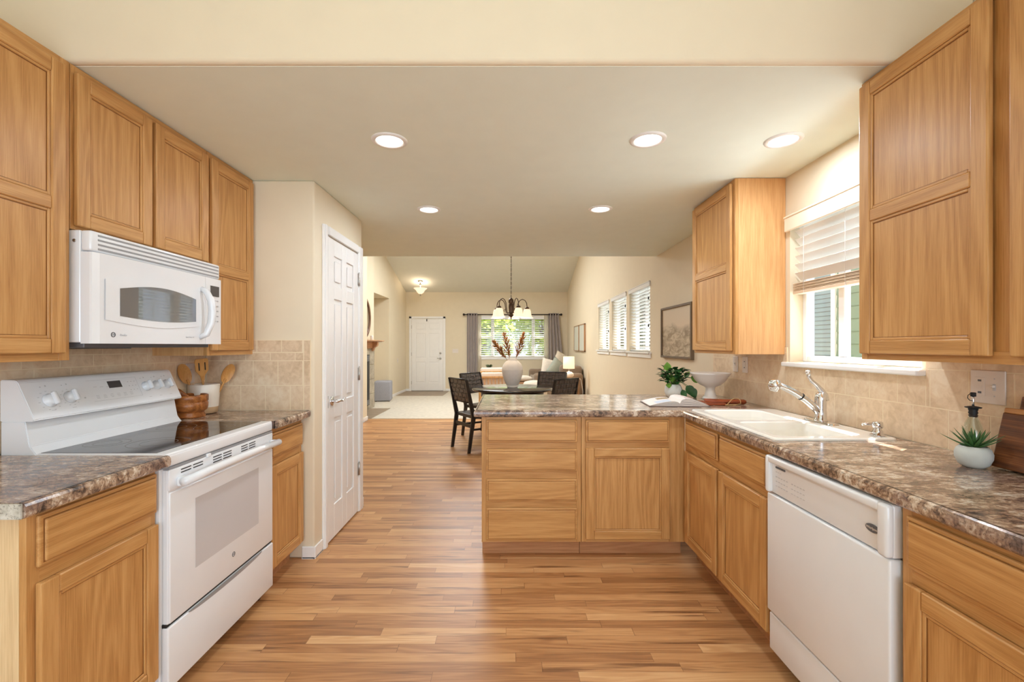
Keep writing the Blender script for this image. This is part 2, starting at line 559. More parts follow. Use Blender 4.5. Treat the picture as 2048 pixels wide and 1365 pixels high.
class B:
    """collects shapes (in world coordinates unless stated) into one mesh"""

    def __init__(s):
        s.bm = bmesh.new()
        s.mi = 0

    def _new(s, verts, smooth=False):
        fs = set()
        for v in verts:
            for f in v.link_faces:
                fs.add(f)
        for f in fs:
            f.material_index = s.mi
            f.smooth = smooth

    def box(s, x0, x1, y0, y1, z0, z1, bev=0.0, seg=1, mi=None, rot=None):
        if mi is not None:
            s.mi = mi
        if x1 < x0: x0, x1 = x1, x0
        if y1 < y0: y0, y1 = y1, y0
        if z1 < z0: z0, z1 = z1, z0
        t = bmesh.new()
        bmesh.ops.create_cube(t, size=1)
        for v in t.verts:
            v.co = Vector(((x0 + x1) / 2 + v.co.x * (x1 - x0), (y0 + y1) / 2 + v.co.y * (y1 - y0), (z0 + z1) / 2 + v.co.z * (z1 - z0)))
        if bev > 0:
            bev = min(bev, 0.49 * min(x1 - x0, y1 - y0, z1 - z0))
            bmesh.ops.bevel(t, geom=t.edges[:], offset=bev, segments=seg, affect='EDGES', profile=0.5)
        if rot is not None:
            bmesh.ops.transform(t, matrix=rot, verts=t.verts)
        s._merge(t, seg > 2)
        return s

    def _merge(s, t, smooth=False):
        mp = {}
        for v in t.verts:
            mp[v] = s.bm.verts.new(v.co)
        for f in t.faces:
            try:
                nf = s.bm.faces.new([mp[v] for v in f.verts])
                nf.material_index = s.mi
                nf.smooth = smooth
            except ValueError:
                pass
        t.free()

    def lathe(s, prof, c=(0, 0, 0), n=32, axis='z', smooth=True, a0=0.0, a1=2 * PI, mi=None, R=None):
        """prof: list of (r, h)"""
        if mi is not None:
            s.mi = mi
        t = bmesh.new()
        full = abs(a1 - a0 - 2 * PI) < 1e-6
        cols = []
        for i in range(n if full else n + 1):
            a = a0 + (a1 - a0) * i / n
            cols.append([t.verts.new((r * math.cos(a), r * math.sin(a), h)) for r, h in prof])
        m = len(cols)
        for i in range(m if full else m - 1):
            A, Bc = cols[i], cols[(i + 1) % m]
            for j in range(len(prof) - 1):
                if prof[j][0] < 1e-9 and prof[j + 1][0] < 1e-9:
                    continue
                try:
                    t.faces.new((A[j], Bc[j], Bc[j + 1], A[j + 1]))
                except ValueError:
                    pass
        bmesh.ops.remove_doubles(t, verts=t.verts, dist=1e-7)
        if axis == 'x':
            mt = Matrix.Rotation(PI / 2, 4, 'Y')
        elif axis == '-x':
            mt = Matrix.Rotation(-PI / 2, 4, 'Y')
        elif axis == 'y':
            mt = Matrix.Rotation(-PI / 2, 4, 'X')
        elif axis == '-y':
            mt = Matrix.Rotation(PI / 2, 4, 'X')
        else:
            mt = Matrix.Identity(4)
        if R is not None:
            mt = R @ mt
        mt = Matrix.Translation(c) @ mt
        bmesh.ops.transform(t, matrix=mt, verts=t.verts)
        s._merge(t, smooth)
        return s

    def cyl(s, c, r, h, axis='z', n=24, r2=None, mi=None, smooth=True):
        r2 = r if r2 is None else r2
        e = min(0.15 * r, 0.15 * h, 0.002)
        return s.lathe([(0, 0), (r - e, 0), (r, e), (r2, h - e), (r2 - e, h), (0, h)], c, n, axis, smooth, mi=mi)

    def tube(s, pts, r, n=8, mi=None, closed=False, flat=None):
        """r: float or list; flat: (k) squash factor"""
        if mi is not None:
            s.mi = mi
        P = [Vector(p) for p in pts]
        k = len(P)
        rs = r if isinstance(r, (list, tuple)) else [r] * k
        t = bmesh.new()
        rings = []
        up = Vector((0, 0, 1))
        prev = None
        for i in range(k):
            if closed:
                d = P[(i + 1) % k] - P[(i - 1) % k]
            else:
                d = P[min(i + 1, k - 1)] - P[max(i - 1, 0)]
            d.normalize()
            if prev is None:
                a = d.cross(up)
                if a.length < 1e-3:
                    a = d.cross(Vector((1, 0, 0)))
            else:
                a = prev - d * prev.dot(d)
            a.normalize()
            prev = a
            b = d.cross(a)
            kk = 1.0 if flat is None else flat
            rings.append([t.verts.new(P[i] + (a * math.cos(2 * PI * j / n) + b * math.sin(2 * PI * j / n) * kk) * rs[i]) for j in range(n)])
        for i in range(k if closed else k - 1):
            A, Bc = rings[i], rings[(i + 1) % k]
            for j in range(n):
                t.faces.new((A[j], A[(j + 1) % n], Bc[(j + 1) % n], Bc[j]))
        if not closed:
            t.faces.new(list(reversed(rings[0])))
            t.faces.new(rings[-1])
        s._merge(t, True)
        return s

    def sweep(s, prof, path, mi=None):
        """prof (outward, z) swept along the xy path; outward = right of travel"""
        if mi is not None:
            s.mi = mi
        t = bmesh.new()
        P = [Vector(p) for p in path]
        k = len(P)
        nr = []
        for i in range(k - 1):
            d = (P[i + 1] - P[i]).normalized()
            nr.append(Vector((d.y, -d.x)))
        rings = []
        for i in range(k):
            if i == 0:
                o = nr[0]
            elif i == k - 1:
                o = nr[-1]
            else:
                o = (nr[i - 1] + nr[i])
                o = o / (o.length_squared / 2.0) if o.length > 1e-6 else nr[i]
            rings.append([t.verts.new((P[i].x + o.x * w, P[i].y + o.y * w, z)) for w, z in prof])
        for i in range(k - 1):
            for j in range(len(prof) - 1):
                t.faces.new((rings[i][j], rings[i][j + 1], rings[i + 1][j + 1], rings[i + 1][j]))
        t.faces.new(rings[0])
        t.faces.new(list(reversed(rings[-1])))
        bmesh.ops.recalc_face_normals(t, faces=t.faces)
        s._merge(t, False)
        return s

    def poly(s, pts, mi=None, smooth=False):
        if mi is not None:
            s.mi = mi
        f = s.bm.faces.new([s.bm.verts.new(p) for p in pts])
        f.material_index = s.mi
        f.smooth = smooth
        return s

    def prism(s, pts2, lo, hi, axis='y', mi=None, bev=0):
        """pts2 polygon extruded along axis between lo and hi. axis y: pts are (x,z); x: (y,z); z: (x,y)"""
        if mi is not None:
            s.mi = mi

        def P(a, b, c):
            return {'y': (a, c, b), 'x': (c, a, b), 'z': (a, b, c)}[axis]
        t = bmesh.new()
        A = [t.verts.new(P(a, b, lo)) for a, b in pts2]
        Bc = [t.verts.new(P(a, b, hi)) for a, b in pts2]
        n = len(pts2)
        t.faces.new(A)
        t.faces.new(list(reversed(Bc)))
        for i in range(n):
            t.faces.new((A[i], Bc[i], Bc[(i + 1) % n], A[(i + 1) % n]))
        bmesh.ops.recalc_face_normals(t, faces=t.faces)
        if bev:
            bmesh.ops.bevel(t, geom=t.edges[:], offset=bev, segments=2, affect='EDGES')
        s._merge(t, False)
        return s

    def grid(s, fn, nu, nv, mi=None, smooth=True):
        """fn(u,v) -> point, u,v in 0..1"""
        if mi is not None:
            s.mi = mi
        V = [[s.bm.verts.new(fn(i / nu, j / nv)) for j in range(nv + 1)] for i in range(nu + 1)]
        for i in range(nu):
            for j in range(nv):
                f = s.bm.faces.new((V[i][j], V[i + 1][j], V[i + 1][j + 1], V[i][j + 1]))
                f.material_index = s.mi
                f.smooth = smooth
        return s

    def cushion(s, c, sx, sy, sz, R=None, mi=None, puff=0.35, n=10):
        """pillow: sx, sy in plane, sz thickness"""
        if mi is not None:
            s.mi = mi
        t = bmesh.new()
        for sgn in (1, -1):
            V = []
            for i in range(n + 1):
                row = []
                for j in range(n + 1):
                    u, v = 2 * i / n - 1, 2 * j / n - 1
                    h = ((1 - abs(u) ** 2.6) * (1 - abs(v) ** 2.6)) ** 0.5
                    k = 1 - 0.07 * (1 - abs(u) ** 2) * abs(v) ** 3
                    k2 = 1 - 0.07 * (1 - abs(v) ** 2) * abs(u) ** 3
                    row.append(t.verts.new((u * sx / 2 * k2, v * sy / 2 * k, sgn * h * sz / 2)))
                V.append(row)
            for i in range(n):
                for j in range(n):
                    q = (V[i][j], V[i + 1][j], V[i + 1][j + 1], V[i][j + 1])
                    t.faces.new(q if sgn > 0 else tuple(reversed(q)))
        bmesh.ops.remove_doubles(t, verts=t.verts, dist=1e-5)
        mt = Matrix.Translation(c) @ (R or Matrix.Identity(4))
        bmesh.ops.transform(t, matrix=mt, verts=t.verts)
        s._merge(t, True)
        return s

    def build(s, name, mats, parent=None, kind=None, label=None, cat=None, group=None, recalc=False):
        if recalc:
            bmesh.ops.recalc_face_normals(s.bm, faces=s.bm.faces)
        me = bpy.data.meshes.new(name)
        if parent is not None:
            off = -world_loc(parent)
            bmesh.ops.translate(s.bm, verts=s.bm.verts, vec=off)
        s.bm.to_mesh(me)
        s.bm.free()
        if not isinstance(mats, (list, tuple)):
            mats = [mats]
        for m in mats:
            me.materials.append(sm(m))
        o = bpy.data.objects.new(name, me)
        C.objects.link(o)
        if parent is not None:
            o.parent = parent
        tag(o, label, cat, group, kind)
        return o


def world_loc(o):
    v = Vector((0, 0, 0))
    while o is not None:
        v += o.location
        o = o.parent
    return v


def tag(o, label=None, cat=None, group=None, kind=None):
    if label: o['label'] = label
    if cat: o['category'] = cat
    if group: o['group'] = group
    if kind: o['kind'] = kind
    return o


def thing(name, label, cat, loc=(0, 0, 0), group=None, kind=None):
    o = bpy.data.objects.new(name, None)
    o.empty_display_size = 0.05
    C.objects.link(o)
    o.location = loc
    return tag(o, label, cat, group, kind)


def copy_tree(o, parent=None):
    c = o.copy()
    C.objects.link(c)
    if parent is not None:
        c.parent = parent
    for ch in [x for x in S.objects if x.parent == o]:
        copy_tree(ch, c)
    return c


def text(name, body, size, loc, rot, mat, parent, extrude=0.0002):
    cu = bpy.data.curves.new(name, 'FONT')
    cu.body = body
    cu.size = size
    cu.extrude = extrude
    cu.align_x = 'CENTER'
    cu.align_y = 'CENTER'
    cu.materials.append(sm(mat))
    tmp = bpy.data.objects.new(name + '_curve', cu)
    me = bpy.data.meshes.new_from_object(tmp)
    bpy.data.objects.remove(tmp)
    if not me.materials:
        me.materials.append(sm(mat))
    o = bpy.data.objects.new(name, me)
    C.objects.link(o)
    o.location = Vector(loc) - world_loc(parent)
    o.rotation_euler = rot
    o.parent = parent
    return o


def struct(name, bm, mats):
    return bm.build(name, mats, kind='structure')


def wall_holes(axis, f0, f1, u0, u1, z0, z1, holes):
    """axis 'x': wall thickness x f0..f1, u = y. axis 'y': thickness y, u = x. holes (u0,u1,z0,z1)"""
    b = B()
    us = sorted(set([u0, u1] + [h[0] for h in holes] + [h[1] for h in holes]))
    zs = sorted(set([z0, z1] + [h[2] for h in holes] + [h[3] for h in holes]))
    for i in range(len(us) - 1):
        for j in range(len(zs) - 1):
            cu, cz = (us[i] + us[i + 1]) / 2, (zs[j] + zs[j + 1]) / 2
            if any(h[0] < cu < h[1] and h[2] < cz < h[3] for h in holes):
                continue
            if axis == 'x':
                b.box(f0, f1, us[i], us[i + 1], zs[j], zs[j + 1])
            else:
                b.box(us[i], us[i + 1], f0, f1, zs[j], zs[j + 1])
    bmesh.ops.remove_doubles(b.bm, verts=b.bm.verts, dist=1e-6)
    return b


# ------------------------------------------------------------------ room shell
H = 2.33
XL, XR = -1.87, 1.68          # kitchen walls
YF = 13.1                     # far wall of the living room

b = B(); b.box(-3.7, 1.8, -3.4, 8.15, -0.12, 0.0)
struct('floor', b, 'floor')
b = B(); b.box(-3.7, 1.8, 8.15, YF + 0.14, -0.12, 0.008)
o = struct('floor_carpet', b, 'carpet')
b = B(); b.box(-2.95, -1.72, 11.85, YF, 0.006, 0.012, 0.002)
struct('floor_entry_tile', b, 'hall')

KW = (1.855, 2.726, 1.215, 2.07)
LW = [(5.43, 6.36, 1.235, 2.06), (6.53, 7.45, 1.235, 2.06), (7.64, 8.56, 1.235, 2.06)]
FW = (-0.88, 1.11, 0.985, 2.12)
struct('wall_right', wall_holes('x', XR, XR + 0.14, -3.4, YF + 0.14, 0, 4.4, [KW, (-2.25, -0.45, 0.9, 2.1)] + LW), 'wall')  # rearmost opening is made up to admit added fill
struct('wall_far', wall_holes('y', YF, YF + 0.14, -3.2, XR, 0, 3.4, [FW]), 'wall_far')
b = B(); b.box(XL - 0.12, XL, -3.4, 2.81, 0, 3.0)
struct('wall_left', b, 'wall')
# pantry block
b = B(); b.box(-2.49, -1.2, 2.81, 3.72, 0, H, 0.012, 3)
struct('wall_pantry', b, 'wall')
b = B(); b.box(-2.61, -2.49, 3.72, 8.0, 0, 4.2, 0.004); b.box(-3.08, -2.60, 7.88, 7.999, 0, 4.2)
struct('wall_dining_left', b, 'wall_far')
# living room left wall with alcove y 9.75..11.25
b = wall_holes('x', -3.08, -2.96, 8.0, YF + 0.14, 0, 3.9, [(9.72, 11.25, 0.0, 2.48)])
b.box(-3.62, -3.56, 9.6, 11.4, 0, 2.6); b.box(-3.6, -3.08, 11.25, 11.37, 0, 2.6); b.box(-3.6, -3.08, 9.6, 9.72, 0, 2.6); b.box(-3.6, -3.08, 9.6, 11.4, 2.48, 2.6)
struct('wall_living_left', b, 'wall_far')
# chimney breast
b = B(); b.box(-2.96, -2.88, 8.0, 9.72, 0, 3.95)
struct('wall_chimney_breast', b, 'wall_far')
# wall behind the camera, with an opening made up for the rear fill
struct('wall_back', wall_holes('y', -3.5, -3.4, XL - 0.12, XR + 0.14, 0, 3.0, [(-1.5, 1.3, 0.1, 2.3)]), 'wall')

b = B(); b.box(-3.3, XR, 1.664, 5.2, H, H + 0.1)
struct('ceiling_kitchen', b, 'ceiling')
b = B(); b.box(XL, XR, 1.64, 1.70, H + 0.001, 3.0, 0.018, 3)
struct('wall_header', b, 'wall')
b = B(); b.box(-2.0, 1.85, -3.5, 1.64, 2.82, 2.92)
struct('ceiling_near', b, 'ceiling')
b = B(); b.box(-3.3, XR, 5.1, 5.2, H + 0.1, 4.2)
struct('wall_gable', b, 'wall_far')
sl = 0.28
ry = 9.15
rz = 2.85 + sl * (YF - ry)
b = B()
M['ceiling_living'] = plain('ceiling_paint_living', rgb(224, 221, 208), 0.9, bump=0.1, bscale=180)
b.prism([(YF + 0.2, 2.85 - sl * 0.2), (YF + 0.2, 3.0), (ry, rz + 0.15), (5.0, 2.85 + 0.15), (5.0, 2.80), (ry, rz)], -3.3, XR + 0.14, 'x')
struct('ceiling_vault', b, 'ceiling_living')
for i_, (cy_, cz_, sg_) in enumerate(((7.6, 3.47, 1), (10.2, 3.57, -1))):
    b = B()
    Rm = Matrix.Translation((-0.9, cy_, cz_ + 0.03)) @ Matrix.Rotation(sg_ * math.atan(sl), 4, 'X')
    for q in ((-0.68, 0.68, -0.53, -0.46), (-0.68, 0.68, 0.46, 0.53), (-0.68, -0.61, -0.46, 0.46), (0.61, 0.68, -0.46, 0.46)):
        tb = B(); tb.box(q[0], q[1], q[2], q[3], -0.03, 0.08, 0.004); bmesh.ops.transform(tb.bm, matrix=Rm, verts=tb.bm.verts); b._merge(tb.bm)
    struct('window_%d' % (6 + i_), b, 'trim')  # unseen frame added round a vault fill lamp

# baseboards
def baseb(name, segs):
    b = B()
    for (x0, x1, y0, y1) in segs:
        b.box(x0, x1, y0, y1, 0, 0.075, 0.004, 2)
        b.box(x0, x1, y0, y1, 0.0, 0.01)
    struct(name, b, 'trim')
baseb('baseboard_pantry', [(-1.272, -1.195, 2.798, 2.81), (-1.2, -1.188, 2.798, 2.918), (-1.2, -1.188, 3.69, 3.73), (-1.21, -1.19, 3.72, 3.732)])
baseb('baseboard_dining', [(-2.49, -2.478, 3.72, 8.012), (-2.61, -2.478, 8.0, 8.012)])
baseb('baseboard_living_left', [(-2.96, -2.948, 11.25, YF)])
baseb('baseboard_far', [(-2.95, -2.83, YF - 0.012, YF), (-1.82, XR, YF - 0.012, YF)])
baseb('baseboard_right', [(XR - 0.012, XR, 3.75, YF)])

# ------------------------------------------------------------------ windows of the setting


def vinyl_window(name, y0, y1, z0, z1, xin, mullions=()):
    t = thing(name, None, None, (xin, (y0 + y1) / 2, z0), kind='structure')
    b = B()
    w = 0.035
    x0, x1 = xin, xin + 0.05
    b.box(x0, x1, y0, y0 + w, z0, z1, 0.004); b.box(x0, x1, y1 - w, y1, z0, z1, 0.004)
    b.box(x0, x1, y0 + w, y1 - w, z0, z0 + w, 0.004); b.box(x0, x1, y0 + w, y1 - w, z1 - w, z1, 0.004)
    for m in mullions:
        b.box(x0 + 0.008, x1 - 0.005, m - 0.022, m + 0.022, z0 + w, z1 - w, 0.003)
    b.build('window_frame', 'vinyl', t)
    b = B(); b.box(x0 + 0.022, x0 + 0.026, y0 + w, y1 - w, z0 + w, z1 - w)
    b.build('pane', 'glass', t)
    return t


vinyl_window('window_1', KW[0], KW[1], KW[2], KW[3], XR + 0.075, [2.42, 2.13])
for i, q in enumerate(LW):
    vinyl_window('window_%d' % (i + 2), q[0], q[1], q[2], q[3], XR + 0.08, [(q[0] + q[1]) / 2])
# window stools (sills)
b = B()
b.box(XR - 0.045, XR + 0.075, 1.83, 2.745, 1.188, 1.213, 0.006, 2)
struct('sill_kitchen_window', b, 'trim')
for i, q in enumerate(LW):
    b = B()
    b.box(XR - 0.04, XR + 0.08, q[0] - 0.05, q[1] + 0.05, q[2] - 0.022, q[2], 0.005, 2)
    b.box(XR - 0.018, XR, q[0] - 0.04, q[1] + 0.04, q[2] - 0.075, q[2] - 0.022, 0.004)
    struct('trim_%d' % (i + 1), b, 'trim')

# far window: three lights
t = thing('window_5', None, None, (0.11, YF, FW[2]), kind='structure')
b = B()
x0, x1, z0, z1 = FW
y0, y1 = YF + 0.05, YF + 0.1
w = 0.05
b.box(x0, x0 + w, y0, y1, z0, z1, 0.004); b.box(x1 - w, x1, y0, y1, z0, z1, 0.004)
b.box(x0, x1, y0, y1, z0, z0 + w, 0.004); b.box(x0, x1, y0, y1, z1 - w, z1, 0.004)
for m in (-0.47, 0.70):
    b.box(m - 0.045, m + 0.045, y0, y1, z0, z1, 0.004)
zm = (z0 + z1) / 2 + 0.02
b.box(x0, -0.47, y0 + 0.005, y1 - 0.005, zm - 0.03, zm + 0.03); b.box(0.70, x1, y0 + 0.005, y1 - 0.005, zm - 0.03, zm + 0.03)
b.build('window_frame', 'vinyl', t)
b = B(); b.box(x0, x1, YF + 0.073, YF + 0.077, z0, z1); b.build('pane', 'glass', t)
b = B()
b.box(x0 - 0.07, x1 + 0.07, YF - 0.02, YF, z0 - 0.07, z0 - 0.0, 0.004)
b.box(x0 - 0.07, x0, YF - 0.02, YF, z0, z1 + 0.06, 0.004); b.box(x1, x1 + 0.07, YF - 0.02, YF, z0, z1 + 0.06, 0.004)
b.box(x0 - 0.07, x1 + 0.07, YF - 0.02, YF, z1, z1 + 0.06, 0.004)
struct('trim_4', b, 'trim')


def blind(name, label, loc_y0, loc_y1, ztop, zbot, x, pitch, tilt, axis='y', slat=0.045, matslat='slat', stack=0, group=None, vh=0.06, vout=0.03):
    """blind hanging in plane x=const (axis y) or y=const (axis x)"""
    u0, u1 = loc_y0, loc_y1

    def bx(b, a0, a1, w0, w1, za, zb, bev=0.0, rot=None):
        if axis == 'y':
            b.box(x + w0, x + w1, a0, a1, za, zb, bev, rot=rot)
        else:
            b.box(a0, a1, x + w0, x + w1, za, zb, bev, rot=rot)
    base = (x, (u0 + u1) / 2, zbot) if axis == 'y' else ((u0 + u1) / 2, x, zbot)
    t = thing(name, label, 'blind', base, group)
    b = B()
    bx(b, u0 - 0.02, u1 + 0.02, -vout, -vout + 0.014, ztop - vh, ztop, 0.003)
    bx(b, u0 - 0.02, u1 + 0.02, -vout - 0.006, -vout + 0.014, ztop - 0.012, ztop, 0.003)
    b.build('valance', 'trim' if vh < 0.065 else 'wallish', t)
    b = B()
    bx(b, u0, u1, -vout + 0.015, 0.025, ztop - 0.045, ztop - 0.004, 0.002)
    b.build('headrail', 'white2', t)
    b = B()
    z = ztop - 0.06
    top = zbot + 0.02 + stack * 0.006
    n = 0
    while z > top:
        c = Vector((x, (u0 + u1) / 2, z)) if axis == 'y' else Vector(((u0 + u1) / 2, x, z))
        R = Matrix.Translation(c) @ Matrix.Rotation(tilt, 4, 'Y' if axis == 'y' else 'X') @ Matrix.Translation(-c)
        bx(b, u0 + 0.004, u1 - 0.004, -slat / 2, slat / 2, z - 0.0014, z + 0.0014, rot=R)
        z -= pitch
        n += 1
    b.build('slats', matslat, t)
    b = B()
    for k in range(stack):
        zz = zbot + 0.02 + k * 0.0075
        bx(b, u0 + 0.004, u1 - 0.004, -slat / 2 - 0.003 * (k % 2), slat / 2, zz, zz + 0.005, 0.001)
    bx(b, u0, u1, -slat / 2 - 0.002, slat / 2 + 0.002, zbot, zbot + 0.018, 0.003)
    b.build('bottom_rail', 'slat_beige' if stack else matslat, t)
    nC = 3
    for k in range(nC):
        b = B()
        a = u0 + (u1 - u0) * (0.12 + 0.76 * k / (nC - 1))
        p = [(x - slat / 2 - 0.003, a, ztop - 0.04), (x - slat / 2 - 0.003, a, zbot)] if axis == 'y' else [(a, x - slat / 2 - 0.003, ztop - 0.04), (a, x - slat / 2 - 0.003, zbot)]
        b.tube(p, 0.0012, 5)
        b.build('cord', 'white2', t)
    if axis == 'y':
        b = B()
        a = u0 + 0.06
        b.tube([(x - 0.034, a, ztop - 0.05), (x - 0.034, a, ztop - 0.30)], 0.0015, 5)
        b.build('pull_cord', 'white2', t)
    if axis == 'y' and not stack:
        for zz in (ztop - 0.17, ztop - 0.5):
            b = B(); b.lathe([(0, 0), (0.006, 0.002), (0.009, 0.02), (0.004, 0.04), (0, 0.042)], (x - 0.034, u0 + 0.06, zz - 0.05), 10)
            b.build('cord_tassel', 'dark', t)
    return t


M['wallish'] = plain('valance_paint', rgb(238, 222, 200), 0.6)
blind('window_blind', 'raised white blind with a bunched beige bottom over the kitchen sink window', KW[0] + 0.01, KW[1] - 0.01, 2.08, 1.615, XR + 0.04, 0.050, 0.85, slat=0.058, stack=6, vh=0.09, vout=0.07)
lab = ['white slat blind in the side window nearest the kitchen, beside the landscape print', 'white slat blind in the middle one of three side windows', 'white slat blind in the side window furthest from the kitchen']
for i, q in enumerate(LW):
    blind('window_blind', lab[i], q[0] + 0.005, q[1] - 0.005, 2.085, q[2] + 0.005, XR + 0.035, 0.043, 0.42, slat=0.046, group='blinds of the three side windows', vout=0.05)
blind('window_blind', 'wide white slat blind over the far front window between grey curtains', FW[0] + 0.01, FW[1] - 0.01, FW[3] + 0.01, FW[2] + 0.005, YF + 0.02, 0.055, 0.42, axis='x', slat=0.045, vout=0.03)

# ------------------------------------------------------------------ doors of the setting


def panel_door(name, frame, w, h, sign, mat='trim', panels=None, thick=0.035):
    """frame(u,v,w)->world. door slab 0..w x 0..h, front surface at out=0, growing inward; six raised panels"""
    b = B()
    P = frame

    def bx(u0, u1, v0, v1, w0, w1, bev=0.0):
        a = P(u0, v0, w0); c = P(u1, v1, w1)
        b.box(a[0], c[0], a[1], c[1], a[2], c[2], bev)
    bx(0, w, 0, h, -thick, -0.010)
    st = 0.105 * w / 0.6 if w < 0.7 else 0.11
    mid = st * 0.85
    pw = (w - 2 * st - mid) / 2
    rows = [(0.11, 0.40), (0.455, 0.80), (0.845, 0.945)]
    # frame grid proud of panels
    us = [(0, st), (st + pw, st + pw + mid), (w - st, w)]
    for u0, u1 in us:
        bx(u0, u1, 0, h, -0.010, 0, 0.003)
    vs = [0] + [x * h for r in rows for x in r] + [h]
    for k in range(0, len(vs), 2):
        for u0 in (st, st + pw + mid):
            bx(u0, u0 + pw, vs[k], vs[k + 1], -0.010, 0, 0.003)
    for r0, r1 in rows:
        for u0 in (st, st + pw + mid):
            bx(u0 + 0.025, u0 + pw - 0.025, r0 * h + 0.03, r1 * h - 0.03, -0.010, -0.002, 0.006)
    return b


# pantry door: wall plane x=-1.2, facing +x; u = y from 2.99
t = thing('door_1', None, None, (-1.2, 3.29, 0), kind='structure')
fr = lambda u, v, w: (-1.187 + w, 2.992 + u, 0.01 + v)
panel_door('door', fr, 0.598, 2.02, 1).build('door_slab', 'trim', t)
b = B()
for (u0, u1, z0_, z1_) in ((2.922, 2.985, 0, 2.095), (3.595, 3.70, 0, 2.095), (2.985, 3.595, 2.038, 2.095)):
    b.box(-1.2, -1.183, u0, u1, z0_, z1_, 0.004)
    b.box(-1.183, -1.177, u0 + 0.008, u1 - 0.02, z0_, z1_, 0.003)
b.build('door_casing', 'trim', t)
b = B()
b.cyl((-1.19, 3.045, 0.94), 0.031, 0.012, 'x', 24)
b.cyl((-1.178, 3.045, 0.94), 0.012, 0.04, 'x', 16)
b.tube([(-1.142, 3.045, 0.94), (-1.138, 3.065, 0.942), (-1.138, 3.09, 0.938), (-1.138, 3.115, 0.935), (-1.138, 3.14, 0.945), (-1.138, 3.152, 0.950)], [0.011, 0.010, 0.008, 0.008, 0.007, 0.005], 10)
b.box(-1.195, -1.186, 2.988, 2.994, 0.90, 0.98)
b.build('door_handle', 'chrome', t)
for z in (1.83, 1.09, 0.34):
    b = B(); b.box(-1.186, -1.182, 3.575, 3.61, z - 0.048, z + 0.048, 0.001); b.cyl((-1.179, 3.592, z - 0.05), 0.006, 0.1, 'z', 12)
    b.cyl((-1.179, 3.592, z + 0.05), 0.004, 0.008, 'z', 10)
    b.build('hinge', 'nickel', t)

# front door in far wall: x -2.80..-1.90
t = thing('door_2', None, None, (-2.35, YF, 0), kind='structure')
fr = lambda u, v, w: (-2.795 + u, YF - 0.012 - w, 0.02 + v)
panel_door('door', fr, 0.90, 2.06, 1).build('door_slab', 'trim', t)
b = B()
for (u0, u1, z0_, z1_) in ((-2.865, -2.80, 0, 2.15), (-1.89, -1.825, 0, 2.15), (-2.865, -1.825, 2.09, 2.15)):
    b.box(u0, u1, YF - 0.024, YF, z0_, z1_, 0.004)
b.build('door_casing', 'trim', t)
b = B(); b.box(-2.80, -1.89, YF - 0.03, YF, 0.0, 0.018); b.build('threshold', 'dark', t)
b = B(); b.cyl((-1.965, YF - 0.012, 0.95), 0.03, 0.012, '-y'); b.tube([(-1.965, YF - 0.03, 0.95), (-1.965, YF - 0.06, 0.95), (-2.02, YF - 0.065, 0.95), (-2.06, YF - 0.065, 0.955)], 0.01)
b.build('door_handle', 'nickel', t)
b = B(); b.cyl((-1.965, YF - 0.012, 1.10), 0.03, 0.02, '-y'); b.build('deadbolt', 'nickel', t)
b = B(); b.box(-2.37, -2.345, YF - 0.022, YF - 0.013, 2.01, 2.08, 0.002); b.build('wreath_hanger', 'dark', t)  # dark wreath hanger at the top of the door
for z in (1.85, 1.07, 0.25):
    b = B(); b.box(-2.803, -2.79, YF - 0.03, YF - 0.012, z - 0.05, z + 0.05, 0.002); b.build('hinge', 'nickel', t)

# ------------------------------------------------------------------ tiled backsplash (structure)


def tiles(axis, f0, sign, u0, u1, z0, z1, rows=None, holes=(), phase=0.0, cols=None):
    b = B()
    g = 0.004
    T_ = 0.008
    if rows is None:
        rows = [(0.914, 1.066), (1.066, 1.218), (1.218, 1.27), (1.27, 1.42)]

    def bx(a0, a1, za, zb, w1, bev, mi):
        w = sign * w1
        if axis == 'x':
            b.box(f0, f0 + w, a0, a1, za, zb, bev, mi=mi)
        else:
            b.box(a0, a1, f0, f0 + w, za, zb, bev, mi=mi)
    # grout bed
    segs = [(u0, u1, z0, z1)]
    for h in holes:
        ns = []
        for s_ in segs:
            a, c, d, e = s_
            if h[1] <= a or h[0] >= c or h[3] <= d or h[2] >= e:
                ns.append(s_); continue
            if h[0] > a: ns.append((a, h[0], d, e))
            if h[1] < c: ns.append((h[1], c, d, e))
            if h[2] > d: ns.append((max(a, h[0]), min(c, h[1]), d, h[2]))
            if h[3] < e: ns.append((max(a, h[0]), min(c, h[1]), h[3], e))
        segs = ns
    for a, c, d, e in segs:
        bx(a, c, d, e, T_ - 0.0005, 0, 1)
    for ri, (za, zb) in enumerate(rows):
        wd = 0.152
        off = phase + (0.076 if ri % 2 else 0.0)
        if zb - za < 0.08:
            wd = 0.152; off = phase + 0.03
        u = u0 - wd + (off % wd)
        while u < u1:
            a0, a1 = max(u, u0), min(u + wd, u1)
            d, e = max(za, z0), min(zb, z1)
            if a1 - a0 > 0.008 and e - d > 0.008:
                pieces = [(a0, a1, d, e)]
                for h in holes:
                    np_ = []
                    for a, c, dd, ee in pieces:
                        if h[1] <= a or h[0] >= c or h[3] <= dd or h[2] >= ee:
                            np_.append((a, c, dd, ee)); continue
                        if h[0] > a: np_.append((a, h[0], dd, ee))
                        if h[1] < c: np_.append((h[1], c, dd, ee))
                        if h[2] > dd: np_.append((max(a, h[0]), min(c, h[1]), dd, h[2]))
                        if h[3] < ee: np_.append((max(a, h[0]), min(c, h[1]), h[3], ee))
                    pieces = np_
                for a, c, dd, ee in pieces:
                    if c - a > 0.008 and ee - dd > 0.008:
                        bx(a + g / 2, c - g / 2, dd + g / 2, ee - g / 2, T_, 0.0004, 0)
            u += wd
    return b


